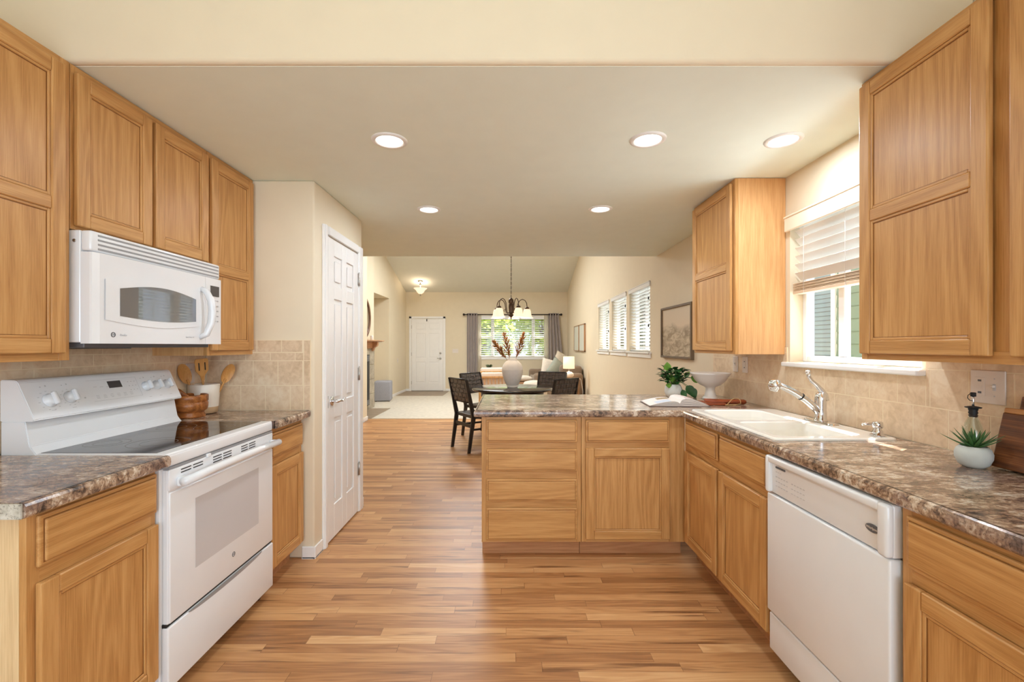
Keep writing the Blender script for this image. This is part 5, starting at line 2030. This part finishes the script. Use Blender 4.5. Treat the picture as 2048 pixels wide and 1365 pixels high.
chairs = [(-0.385, 5.87, -56.6, 'dark woven dining chair at the left end of the peninsula, its whole side showing'),
          (-0.33, 6.70, -124.8, 'woven dining chair left of the table, farther one, its pale-lit back facing the kitchen'),
          (0.50, 5.87, 45.4, 'dark woven dining chair right of the table, nearer one, in front of the side table'),
          (0.535, 6.85, 152, 'dark woven dining chair right of the table, farther one, in front of the sofa cushions')]
ch0 = make_chair()
for k, (x, y, dg, lb) in enumerate(chairs):
    o = ch0 if k == 0 else copy_tree(ch0)
    o.location = (x, y, 0); o.rotation_euler = (0, 0, math.radians(dg)); o['label'] = lb

t = thing('vase', 'large ribbed cream vase on the round dining table', 'vase', (tx, ty - 0.05, 0.752))
prof_v = [(0, 0.0), (0.066, 0.0), (0.07, 0.006), (0.078, 0.03)]
zz = 0.03
while zz < 0.235:
    s_ = (zz - 0.03) / 0.205
    r = 0.078 + 0.062 * math.sin(s_ * PI / 2)
    prof_v.append((r - 0.0015, zz)); prof_v.append((r + 0.0012, zz + 0.005)); zz += 0.0105
prof_v += [(0.140, 0.24), (0.136, 0.27), (0.120, 0.31), (0.090, 0.345), (0.066, 0.362), (0.060, 0.372), (0.064, 0.384), (0.060, 0.386), (0.052, 0.372), (0.06, 0.35), (0.05, 0.3), (0, 0.29)]
b = B(); b.lathe(prof_v, (tx, ty - 0.05, 0.7525), 56); b.build('body', 'ceramic_matte', t)


def plume(label, tilt, az, L, seed):
    rnd = random.Random(seed)
    base = Vector((tx + 0.02 * math.cos(az), ty - 0.05 + 0.02 * math.sin(az), 1.05))
    t = thing('dried_plume', label, 'dried plume', base, 'dried plumes in the vase')
    d = Vector((math.sin(tilt) * math.cos(az), math.sin(tilt) * math.sin(az) * 0.5, math.cos(tilt))).normalized()
    sd = Vector((0, -1, 0)).cross(d).normalized()
    b = B(); b.tube([base, base + d * 0.1, base + d * L], [0.0035, 0.003, 0.0015], 6); b.build('stem', 'pampas', t)
    b = B()
    n = 90
    for k in range(n):
        s_ = k / n
        p = base + d * (0.11 + (L - 0.11) * s_)
        sgn = 1 if k % 2 else -1
        ww = 0.105 * (1 - s_) ** 0.6 * min(1, 0.35 + 3 * s_) + 0.02
        dd = (sd * sgn * rnd.uniform(0.05, 0.85) + d * 1.0 + Vector((0, rnd.uniform(-0.45, 0.45), 0))).normalized()
        LL = ww * rnd.uniform(0.8, 1.3)
        b.tube([p, p + dd * LL * 0.55, p + dd * LL], [0.0015, 0.0042, 0.0004], 5)
    b.build('feathers', 'pampas', t)


plume('dried brown plume leaning furthest left in the vase', 0.62, PI, 0.40, 1)
plume('dried brown plume leaning slightly left, tallest of the left pair', 0.20, PI, 0.44, 2)
plume('dried brown plume leaning right in the vase', 0.30, 0, 0.45, 3)

# ------------------------------------------------------------------ chandelier
cx, cy = 0.028, 6.12
zc = 1.31
t = thing('chandelier', 'bronze five-arm chandelier hanging over the dining table', 'chandelier', (cx, cy, 1.67))
b = B()
b.lathe([(0, 1.665), (0.006, 1.668), (0.012, 1.68), (0.006, 1.69), (0.02, 1.70), (0.040, 1.715), (0.040, 1.725), (0.022, 1.735), (0.030, 1.77), (0.034, 1.83), (0.030, 1.87), (0.024, 1.88), (0.034, 1.885), (0.034, 1.925), (0.026, 1.935), (0.012, 1.95), (0, 1.955)], (cx, cy, 0), 24)
b.build('column', 'bronze', t)
for k in range(5):
    a = math.radians(8 + 72 * k)
    ca, sa = math.cos(a), math.sin(a)
    def q(r, z): return (cx + r * ca, cy + r * sa, z)
    b = B()
    b.tube([q(0.028, 1.76), q(0.05, 1.745), q(0.075, 1.76), q(0.085, 1.82), q(0.095, 1.88), (q(0.12, 1.92)), q(0.155, 1.936), q(0.19, 1.92), q(0.212, 1.885), q(0.218, 1.84), q(0.218, 1.82)], 0.0055, 8)
    b.tube([q(0.085, 1.80), q(0.105, 1.80), q(0.115, 1.785), q(0.105, 1.772), q(0.095, 1.78)], 0.003, 6)
    arm = b.build('arm', 'bronze', t)
    b = B(); b.lathe([(0, 1.835), (0.018, 1.832), (0.028, 1.82), (0.030, 1.802), (0, 1.80)], q(0.218, 0), 20); b.build('socket_cap', 'bronze', arm)
    b = B(); b.lathe([(0.026, 1.806), (0.042, 1.798), (0.050, 1.775), (0.055, 1.735), (0.068, 1.700), (0.084, 1.683), (0.081, 1.682), (0.064, 1.70), (0.051, 1.735), (0.046, 1.775), (0.03, 1.795)], q(0.218, 0), 28); b.build('lamp_shade', 'shade_lit', arm)
    lamp_point('chandelier_bulb', q(0.218, 1.69), 2.4, 0.03, parent=arm)
b = B()
z = 1.955
k = 0
ceil_z = 2.85 + sl * (cy - 5.0) * 0.93
while z < 2.98:
    R_ = PI / 2 * (k % 2)
    pts = [Vector((0.008 * math.cos(a_) * math.cos(R_), 0.008 * math.cos(a_) * math.sin(R_), 0.018 * math.sin(a_))) + Vector((cx, cy, z + 0.014)) for a_ in [2 * PI * j / 10 for j in range(10)]]
    b.tube(pts, 0.0022, 5, closed=True)
    z += 0.030; k += 1
b.tube([(cx, cy, 1.95), (cx + 0.004, cy, 2.4), (cx, cy, 3.1)], 0.0015, 5)
b.build('chain', 'bronze', t)
b = B(); b.cyl((cx, cy, 2.98), 0.06, 0.16, 'z', 20); b.build('canopy', 'bronze', t)

# entry flush light
fx, fy = -2.40, 12.35
fz = 2.85 + sl * (YF - fy)
t = thing('entry_light', 'semi-flush ceiling light with lit glass bowl near the front door', 'ceiling light', (fx, fy, fz))
b = B(); b.lathe([(0, fz + 0.03), (0.07, fz + 0.03), (0.07, fz - 0.012), (0.055, fz - 0.022), (0.02, fz - 0.03), (0.012, fz - 0.05), (0.03, fz - 0.09), (0.03, fz - 0.10), (0.012, fz - 0.13), (0, fz - 0.13)], (fx, fy, 0), 24); b.build('mount', 'nickel', t)
b = B(); b.lathe([(0.18, fz - 0.19), (0.178, fz - 0.20), (0.12, fz - 0.25), (0.085, fz - 0.31), (0.04, fz - 0.345), (0, fz - 0.35)], (fx, fy, 0), 36); b.lathe([(0.176, fz - 0.192), (0.118, fz - 0.246), (0.08, fz - 0.305), (0, fz - 0.34)], (fx, fy, 0), 36); b.build('glass_bowl', 'shade_lit', t)
b = B(); b.lathe([(0, fz - 0.345), (0.025, fz - 0.35), (0.018, fz - 0.375), (0.01, fz - 0.40), (0, fz - 0.405)], (fx, fy, 0), 16); b.tube([(fx, fy, fz - 0.12), (fx, fy, fz - 0.35)], 0.006, 8); b.build('finial', 'nickel', t)
lamp_point('entry_bulb', (fx, fy, fz - 0.155), 5, 0.05, parent=t)

# ------------------------------------------------------------------ living room
# curtains
t = thing('curtain_rod', 'dark curtain rod with round finials over the far window', 'curtain rod', (0.11, YF - 0.09, 2.20))
b = B(); b.tube([(-1.27, YF - 0.09, 2.20), (1.47, YF - 0.09, 2.20)], 0.014, 10); b.build('rod', 'rod', t)
for x in (-1.29, 1.49):
    b = B(); b.lathe([(0, -0.035), (0.025, -0.025), (0.035, 0), (0.025, 0.025), (0, 0.035)], (x, YF - 0.09, 2.20), 16); b.build('finial', 'rod', t)
for x in (-1.1, 1.3):
    b = B(); b.box(x - 0.012, x + 0.012, YF - 0.09, YF - 0.001, 2.188, 2.212, 0.003); b.build('bracket', 'rod', t)


def curtain(name, label, x0, x1, zb, zt, mat, waves, amp, flare=0.0, y=YF - 0.09, fl_dir=1, grom=True):
    t = thing(name, label, 'curtain', ((x0 + x1) / 2, y, zb))
    b = B()
    for off in (0, 0.006):
        def f(u, v, off=off):
            k = 1 - v
            x = x0 + (x1 - x0) * u + flare * k * (u if fl_dir > 0 else u - 1)
            return Vector((x, y + off + amp * math.sin(u * waves * 2 * PI) * (0.85 + 0.25 * k), zb + (zt - zb) * v))
        b.grid(f, waves * 10, 6)
    b.build('panel', mat, t)
    if grom:
        for k in range(waves * 2):
            xx = x0 + (x1 - x0) * (k + 0.5) / (waves * 2) 
            b = B(); b.lathe([(0.018, -0.003), (0.026, -0.003), (0.026, 0.003), (0.018, 0.003), (0.018, -0.003)], (xx, y, 2.20), 16, 'x'); b.build('grommet', 'rod', t)
    return t


curtain('curtain', 'grey grommet curtain panel left of the far window', -1.20, -0.90, 0.03, 2.24, 'curtain', 4, 0.035)
curtain('curtain', 'grey grommet curtain panel right of the far window, flaring at the bottom', 1.13, 1.42, 0.03, 2.24, 'curtain', 4, 0.035, 0.22)
curtain('sheer_curtain', 'thin white sheer curtain at the left edge of the far window', -0.93, -0.79, 0.1, 2.19, 'sheer', 3, 0.015, y=YF - 0.045, grom=False)
curtain('sheer_curtain', 'thin white sheer curtain at the right edge of the far window', 1.00, 1.14, 0.1, 2.19, 'sheer', 3, 0.015, y=YF - 0.045, grom=False)

# fireplace
t = thing('fireplace', 'stone-tiled fireplace with black firebox and wooden mantel shelf', 'fireplace', (-2.88, 8.9, 0))
b = B()
z = 0.012; row = 0
while z < 1.24:
    zt_ = min(z + 0.30, 1.25)
    y = 8.06 - (0.15 if row % 2 else 0)
    while y < 9.70:
        y1_ = min(y + 0.30, 9.70); y0_ = max(y, 8.06)
        if y1_ - y0_ > 0.02 and not (y0_ > 8.38 and y1_ < 9.40 and zt_ < 1.0):
            b.box(-2.8795, -2.862, y0_ + 0.002, y1_ - 0.002, z, zt_ - 0.004, 0.002)
        y += 0.30
    z += 0.304; row += 1
b.build('tile_surround', 'firetile', t)
b = B(); b.box(-2.8795, -2.852, 8.42, 9.33, 0.10, 1.13, 0.004); b.build('firebox', 'fireblack', t)
b = B()
for k in range(5):
    b.box(-2.852, -2.846, 8.45, 9.30, 1.0 + k * 0.024, 1.01 + k * 0.024); b.box(-2.852, -2.846, 8.45, 9.30, 0.12 + k * 0.02, 0.128 + k * 0.02)
b.build('louvres', 'grille', t)
b = B(); b.box(-2.8795, -2.69, 8.0, 9.84, 1.405, 1.425, 0.003); b.box(-2.8795, -2.72, 8.02, 9.80, 1.392, 1.405, 0.003); b.build('mantel_shelf', 'mantel', t)
b = B(); b.box(-2.8795, -2.845, 8.06, 9.70, 1.255, 1.392, 0.003); b.build('mantel_board', 'mantel', t)
for yy in (8.2, 9.55):
    b = B(); b.prism([(-2.8795, 1.391), (-2.745, 1.391), (-2.742, 1.34), (-2.757, 1.30), (-2.79, 1.285), (-2.815, 1.265), (-2.826, 1.22), (-2.84, 1.20), (-2.8795, 1.20)], yy - 0.05, yy + 0.05, 'y', bev=0.003); b.build('corbel', 'mantel', t)
b = B(); b.box(-2.88, -2.46, 8.16, 9.45, 0.008, 0.013); struct('floor_hearth_tile', b, 'hall')

t = thing('mirror', 'round wood-framed mirror over the fireplace mantel', 'mirror', (-2.88, 9.0, 1.88))
b = B(); b.lathe([(0.36, 0.0), (0.415, 0.0), (0.415, 0.03), (0.36, 0.03), (0.36, 0.0)], (-2.879, 9.0, 1.87), 64, 'x'); b.build('frame', 'ringwood', t)
b = B(); b.lathe([(0, 0.012), (0.362, 0.012)], (-2.879, 9.0, 1.87), 64, 'x'); b.build('glass', 'mirror', t)
t = thing('candle', 'small white candle on the mantel in front of the mirror', 'candle', (-2.80, 9.35, 1.426))
b = B(); b.cyl((-2.80, 9.30, 1.4255), 0.03, 0.09, 'z', 20); b.build('wax', 'ceramic', t)

t = thing('ottoman', 'grey fabric cube ottoman in the wall alcove', 'ottoman', (-2.98, 10.72, 0.008))
b = B()
Rz = Matrix.Translation((-2.975, 10.80, 0)) @ Matrix.Rotation(math.radians(8), 4, 'Z')
tb = B(); tb.box(-0.19, 0.19, -0.2, 0.2, 0.02, 0.48, 0.03, 4)
for sxx in (-1, 1):
    pass
bmesh.ops.transform(tb.bm, matrix=Rz, verts=tb.bm.verts); tb.build('seat', 'grey_cloth', t)
tb = B()
for sxx in (-1, 1):
    for syy in (-1, 1):
        tb.cyl((sxx * 0.15, syy * 0.15, 0.009), 0.015, 0.02)
bmesh.ops.transform(tb.bm, matrix=Rz, verts=tb.bm.verts); tb.build('foot', 'dark', t)

# framed prints on the right wall
t = thing('framed_print', 'brown-framed sepia landscape print on the right wall above the plant', 'picture', (XR, 4.54, 1.45))
y0_, y1_, z0_, z1_ = 4.13, 4.955, 1.183, 1.712
b = B()
fw = 0.022
for a in ((y0_, y0_ + fw, z0_, z1_), (y1_ - fw, y1_, z0_, z1_), (y0_ + fw, y1_ - fw, z0_, z0_ + fw), (y0_ + fw, y1_ - fw, z1_ - fw, z1_)):
    b.box(XR - 0.034, XR - 0.001, a[0], a[1], a[2], a[3], 0.003)
b.build('frame', 'artframe', t)
b = B(); b.box(XR - 0.018, XR - 0.002, y0_ + fw, y1_ - fw, z0_ + fw, z1_ - fw); b.build('print', 'art', t)
for k, (ya, yb) in enumerate(((9.98, 10.72), (10.78, 11.55))):
    t = thing('framed_print', ['pale print in a thin frame on the right wall, nearer of the pair', 'pale print in a thin frame on the right wall, farther of the pair'][k], 'picture', (XR, (ya + yb) / 2, 1.5), 'pair of pale prints on the right wall')
    b = B()
    for a in ((ya, ya + 0.02, 1.18, 1.80), (yb - 0.02, yb, 1.18, 1.80), (ya, yb, 1.18, 1.2), (ya, yb, 1.78, 1.8)):
        b.box(XR - 0.04, XR - 0.001, a[0], a[1], a[2], a[3], 0.002)
    b.build('frame', 'tablewood', t)
    b = B(); b.box(XR - 0.03, XR - 0.003, ya + 0.02, yb - 0.02, 1.2, 1.78); b.build('print', 'artlight', t)

# sofa along the right wall
t = thing('sofa', 'taupe fabric sofa against the right wall under the pale prints', 'sofa', (1.1, 11.3, 0))
b = B(); b.box(0.58, 1.58, 10.2, 12.55, 0.10, 0.42, 0.03, 3); b.build('base', 'sofa', t)
b = B(); b.box(1.34, 1.64, 10.2, 12.55, 0.2, 0.86, 0.07, 4); b.build('backrest', 'sofa', t)
for ya, yb in ((10.0, 10.24), (12.3, 12.56)):
    b = B(); b.box(0.54, 1.62 if ya > 11 else 1.635, ya, yb, 0.08, 0.68 if ya > 11 else 0.70, 0.07, 4); b.build('armrest', 'sofa', t)
for ya, yb in ((10.25, 11.26), (11.28, 12.29)):
    b = B(); b.box(0.56, 1.34, ya, yb, 0.40, 0.54, 0.04, 4); b.build('seat_cushion', 'sofa', t)
    b = B(); b.box(1.14, 1.38, ya, yb, 0.52, 0.88, 0.08, 4); b.build('back_cushion', 'sofa', t)
for xx in (0.62, 1.5):
    for yy in (10.06, 12.5):
        b = B(); b.box(xx - 0.03, xx + 0.03, yy - 0.03, yy + 0.03, 0.008, 0.10); b.build('foot', 'dark', t)


def cush(name, label, c, sx_, sy_, sz_, rot, mat, group='throw pillows on the sofa', cat='pillow'):
    b = B()
    R = Matrix.Rotation(rot[2], 4, 'Z') @ Matrix.Rotation(rot[1], 4, 'Y') @ Matrix.Rotation(rot[0], 4, 'X')
    b.cushion((0, 0, 0), sx_, sy_, sz_, R)
    o = b.build(name, mat, label=label, cat=cat, group=group)
    o.location = c
    return o


cush('throw_pillow', 'beige throw pillow on the sofa, leftmost of three', (0.98, 10.72, 0.76), 0.48, 0.48, 0.17, (PI / 2 - 0.25, 0.22, 0.15), 'cream_cloth')
cush('throw_pillow', 'sage green throw pillow on the sofa behind the lamp side', (1.11, 10.44, 0.75), 0.46, 0.46, 0.16, (PI / 2 - 0.2, 0.65, 0.2), 'sage_cloth')
cush('throw_pillow', 'light taupe throw pillow on the sofa, highest one in the corner', (1.26, 10.90, 0.90), 0.46, 0.46, 0.16, (PI / 2 - 0.2, 0.5, 0.1), 'beige_cloth')

# round upholstered tub stool in front of the sofa (pale), coffee table with folded throw
t = thing('pouf', 'pale rounded upholstered pouf behind the dining table', 'pouf', (0.50, 9.4, 0))
b = B(); b.lathe([(0, 0.01), (0.22, 0.01), (0.25, 0.05), (0.265, 0.25), (0.25, 0.50), (0.20, 0.58), (0.10, 0.60), (0, 0.60)], (0.52, 9.3, 0), 40); b.build('seat', 'cream_cloth', t)
t = thing('coffee_table', 'low brown coffee table behind the vase', 'table', (0.2, 10.8, 0))
b = B(); b.box(-0.20, 0.48, 10.5, 11.1, 0.42, 0.47, 0.008, 2); b.build('tabletop', 'mantel', t)
for xx in (-0.16, 0.44):
    for yy in (10.54, 11.06):
        b = B(); b.box(xx - 0.025, xx + 0.025, yy - 0.025, yy + 0.025, 0.008, 0.42); b.build('leg', 'mantel', t)
cush('folded_throw', 'fluffy cream folded throw on the coffee table', (0.33, 10.7, 0.545), 0.42, 0.40, 0.14, (0, 0, 0.2), 'cream_cloth', None, 'throw')

# side table and lamp
lx, ly = 1.30, 9.68
t = thing('side_table', 'slatted wooden drum side table under the table lamp', 'side table', (lx, ly, 0))
b = B(); b.lathe([(0, 0.595), (0.205, 0.595), (0.21, 0.600), (0.21, 0.618), (0.205, 0.622), (0, 0.622)], (lx, ly, 0), 40); b.build('tabletop', 'accent_wood', t)
for k in range(20):
    a = 2 * PI * k / 20
    b = B()
    q = Matrix.Translation((lx, ly, 0)) @ Matrix.Rotation(a, 4, 'Z')
    tb = B(); tb.box(0.175, 0.195, -0.016, 0.016, 0.008, 0.595, 0.002); bmesh.ops.transform(tb.bm, matrix=q, verts=tb.bm.verts); tb.build('slat', 'tablewood', t)
t = thing('table_lamp', 'lit table lamp with round white base on the side table', 'lamp', (lx - 0.04, ly, 0.622))
b = B(); b.lathe([(0, 0.0), (0.05, 0.0), (0.075, 0.012), (0.104, 0.05), (0.108, 0.075), (0.095, 0.105), (0.06, 0.128), (0.02, 0.136), (0.012, 0.15), (0, 0.15)], (lx - 0.03, ly, 0.6225), 32); b.build('base', 'ceramic', t)
b = B(); b.cyl((lx - 0.03, ly, 0.77), 0.008, 0.10); b.build('socket', 'nickel', t)
b = B(); b.lathe([(0.123, 0.825), (0.117, 1.08), (0.114, 1.08), (0.120, 0.825), (0.123, 0.825)], (lx - 0.03, ly, 0), 40); b.build('lamp_shade', 'lampshade', t)
b = B(); b.tube([(lx + 0.06, ly - 0.03, 0.625), (lx + 0.17, ly - 0.11, 0.627), (lx + 0.205, ly - 0.13, 0.60), (lx + 0.245, ly - 0.16, 0.35), (lx + 0.22, ly - 0.16, 0.012)], 0.005, 6); b.build('cord', 'ceramic', t)
lamp_point('table_lamp_bulb', (lx - 0.03, ly, 0.95), 5, 0.04, parent=t)
t = thing('small_plant', 'small green plant beside the table lamp', 'plant', (lx - 0.17, ly - 0.02, 0.622))
b = B(); b.lathe([(0, 0), (0.03, 0), (0.036, 0.05), (0.033, 0.05), (0, 0.045)], (lx - 0.165, ly - 0.04, 0.6225), 16); b.build('pot', 'ceramic', t)
b = B(); rnd = random.Random(9)
for k in range(40):
    a = rnd.uniform(0, 2 * PI); leaf(b, (lx - 0.165, ly - 0.04, 0.665), (math.cos(a) * 0.6, math.sin(a) * 0.6, rnd.uniform(0.4, 1.2)), (0, 0, 1), rnd.uniform(0.07, 0.13), 0.012, 0.2, 0.2)
b.build('leaves', 'leaf2', t)

# accent chairs with striped cushions


def accent(x, y, rz, label, h=0.72):
    t = thing('accent_chair', label, 'armchair', (0, 0, 0), 'pale accent armchairs')
    w2 = 0.27
    for sx_ in (-1, 1):
        for yy, hh in ((-0.27, h), (0.27, 0.55)):
            b = B(); b.box(sx_ * w2 - 0.02, sx_ * w2 + 0.02, yy - 0.02, yy + 0.02, 0.008, hh, 0.004); b.build('leg', 'accent_wood', t)
        b = B(); b.box(sx_ * w2 - 0.022, sx_ * w2 + 0.022, -0.27, 0.29, 0.55, 0.575, 0.004); b.build('armrest', 'accent_wood', t)
    for q in ((-0.285, -0.255, h - 0.04, h), (-0.28, -0.26, 0.30, 0.34), (0.25, 0.28, 0.30, 0.34)):
        b = B(); b.box(-w2, w2, q[0], q[1], q[2], q[3], 0.004); b.build('frame_rail', 'accent_wood', t)
    b = B()
    for k in range(7):
        xx = -w2 + (k + 1) * 2 * w2 / 8
        b.box(xx - 0.008, xx + 0.008, -0.278, -0.262, 0.34, h - 0.04)
    b.build('spindles', 'accent_wood', t)
    b = B(); b.box(-w2 + 0.03, w2 - 0.03, -0.24, 0.28, 0.33, 0.45, 0.035, 4); b.build('seat_cushion', 'cream_cloth', t)
    b = B(); b.box(-w2 + 0.0, w2 - 0.0, -0.25, -0.12, 0.44, h + 0.07, 0.04, 4); b.build('back_cushion', 'stripe', t)
    t.location = (x, y, 0); t.rotation_euler = (0, 0, rz)
    return t


accent(-0.30, 9.1, 0.12, 'pale striped armchair with wooden frame behind the vase, nearer of the pair')
accent(-0.37, 10.2, 0.1, 'pale armchair with wooden frame near the far window, farther of the pair', 0.76)
t = thing('window_plant', 'small olive-leaved plant in a pot before the far window', 'plant', (-0.52, 11.9, 0.0))
b = B(); b.cyl((-0.52, 11.9, 0.008), 0.14, 0.03); b.cyl((-0.52, 11.9, 0.03), 0.02, 0.52); b.cyl((-0.52, 11.9, 0.54), 0.15, 0.02); b.build('stand', 'accent_wood', t)
b = B(); b.lathe([(0, 0.56), (0.07, 0.56), (0.09, 0.66), (0.08, 0.66), (0, 0.64)], (-0.52, 11.9, 0), 20); b.build('pot', 'ceramic', t)
b = B(); rnd = random.Random(19)
for k in range(9):
    a = k * 0.7; d = Vector((0.5 * math.cos(a), 0.5 * math.sin(a), 1)).normalized(); p0 = Vector((-0.52, 11.9, 0.65)); LL = 0.17
    b.tube([p0, p0 + d * LL], 0.003, 5)
    for j in range(7):
        for s_ in (-1, 1):
            leaf(b, p0 + d * LL * (0.3 + 0.1 * j), d + Vector((s_ * 0.8, 0.3 * s_, 0)), (0, 0, 1), 0.06, 0.016, 0.1, 0.1, n=4)
b.build('leaves', 'sage', t)

# ------------------------------------------------------------------ outside
b = B(); b.box(1.86, 14, -6, 34, -0.3, -0.05); b.box(-14, 1.86, YF + 0.2, 34, -0.3, -0.05)
b.build('ground', 'ground', kind='structure')
# unseen overhang added and sized to cut the sun to a thin strip
b = B(); b.box(1.82, 2.055, -3.5, YF + 0.2, 2.40, 2.52, 0.004); struct('sun_cutoff_eave', b, 'trim')


def house(name, label, x, y0, y1, ztop, mat, wins, extra):
    t = thing(name, label, 'house', (x, (y0 + y1) / 2, 0))
    b = B()
    z = 0.0
    while z < ztop:
        pts = [(x, z), (x - 0.018, z), (x - 0.004, z + 0.15), (x, z + 0.15)]
        b.prism(pts, y0, y1, 'y')
        z += 0.148
    b.box(x, x + 0.2, y0, y1, 0, ztop)
    b.build('wall', mat, t)
    for (a, c, d, e, nm) in wins:
        b = B()
        for q in ((a - 0.07, a, d - 0.07, e + 0.07), (c, c + 0.07, d - 0.07, e + 0.07), (a, c, d - 0.07, d), (a, c, e, e + 0.07)):
            b.box(x - 0.035, x - 0.005, q[0], q[1], q[2], q[3])
        w_ = b.build('window', 'vinyl', t)
        b = B(); b.box(x - 0.024, x - 0.018, a, c, d, e); b.build('pane', nm, w_)
        b = B(); zz = d + 0.03
        while zz < e:
            b.box(x - 0.029, x - 0.0245, a + 0.02, c - 0.02, zz, zz + 0.007); zz += 0.055
        b.build('blind_lines', 'siding_grey', w_)
    b = B(); b.prism([(x - 0.45, ztop - 0.02), (x - 0.45, ztop + 0.12), (x + 3.0, ztop + 1.3), (x + 3.0, ztop)], y0 - 0.3, y1 + 0.3, 'y'); b.build('roof', 'roof', t)
    return t


house('neighbour_house', 'green-grey clapboard house seen through the kitchen window', 4.0, -1.0, 8.2, 2.75, 'siding', [(5.62, 6.6, 1.10, 2.2, 'pane_dark')], None)
house('neighbour_house', 'grey clapboard house seen through the three side windows', 4.9, 10.6, 26, 4.2, 'siding_grey', [(13.0, 14.3, 1.0, 2.2, 'pane_blue'), (16.5, 17.8, 1.0, 2.2, 'pane_blue'), (20.5, 22.5, 0.9, 2.2, 'pane_blue')], None)


def tree(label, x, y, h, r, seed, mat='foliage', n=900, zc_=None, group='trees outside the far window', ls=0.16):
    rnd = random.Random(seed)
    t = thing('tree', label, 'tree', (x, y, -0.05), group)
    b = B(); b.tube([(x, y, -0.05), (x + 0.05, y, h * 0.4), (x - 0.05, y, h * 0.75)], [0.12, 0.09, 0.04], 8)
    for k in range(6):
        a = rnd.uniform(0, 2 * PI); b.tube([(x, y, h * 0.3), (x + r * 0.4 * math.cos(a), y + r * 0.4 * math.sin(a), h * 0.55), (x + r * 0.7 * math.cos(a), y + r * 0.7 * math.sin(a), h * 0.7)], [0.05, 0.03, 0.015], 6)
    b.build('trunk', 'trunk', t)
    b = B()
    for k in range(n):
        d = Vector((rnd.gauss(0, 1), rnd.gauss(0, 1), rnd.gauss(0, 1))).normalized() * (rnd.random() ** 0.4)
        c = Vector((x + d.x * r, y + d.y * r, h * 0.55 + d.z * h * 0.48))
        if c.z < 0.1: c.z = 0.1 + rnd.random() * 0.4
        u = Vector((rnd.gauss(0, 1), rnd.gauss(0, 1), rnd.gauss(0, 1))).normalized(); v = u.cross(Vector((rnd.random(), rnd.random(), 1))).normalized()
        s_ = ls * rnd.uniform(0.5, 1.3)
        b.poly([c - u * s_, c + v * s_ * 0.6, c + u * s_, c - v * s_ * 0.6])
    b.build('foliage', mat, t)


for k, (x, y, h, r) in enumerate(((-3.4, 18.6, 4.4, 1.45), (-0.9, 16.6, 3.2, 1.15), (1.35, 18.0, 4.4, 1.3), (3.0, 20.8, 4.6, 1.3))):
    tree(['bright green tree outside, leftmost behind the far window blind', 'bright green tree outside behind the left half of the far window', 'bright green tree outside behind the right half of the far window', 'bright green tree outside, rightmost behind the far window blind'][k], x, y, h, r, 30 + k, n=1500)
tree('dark leafy tree outside the three side windows', 3.6, 15.2, 3.6, 0.8, 77, 'foliage_dark', 700, group=None)
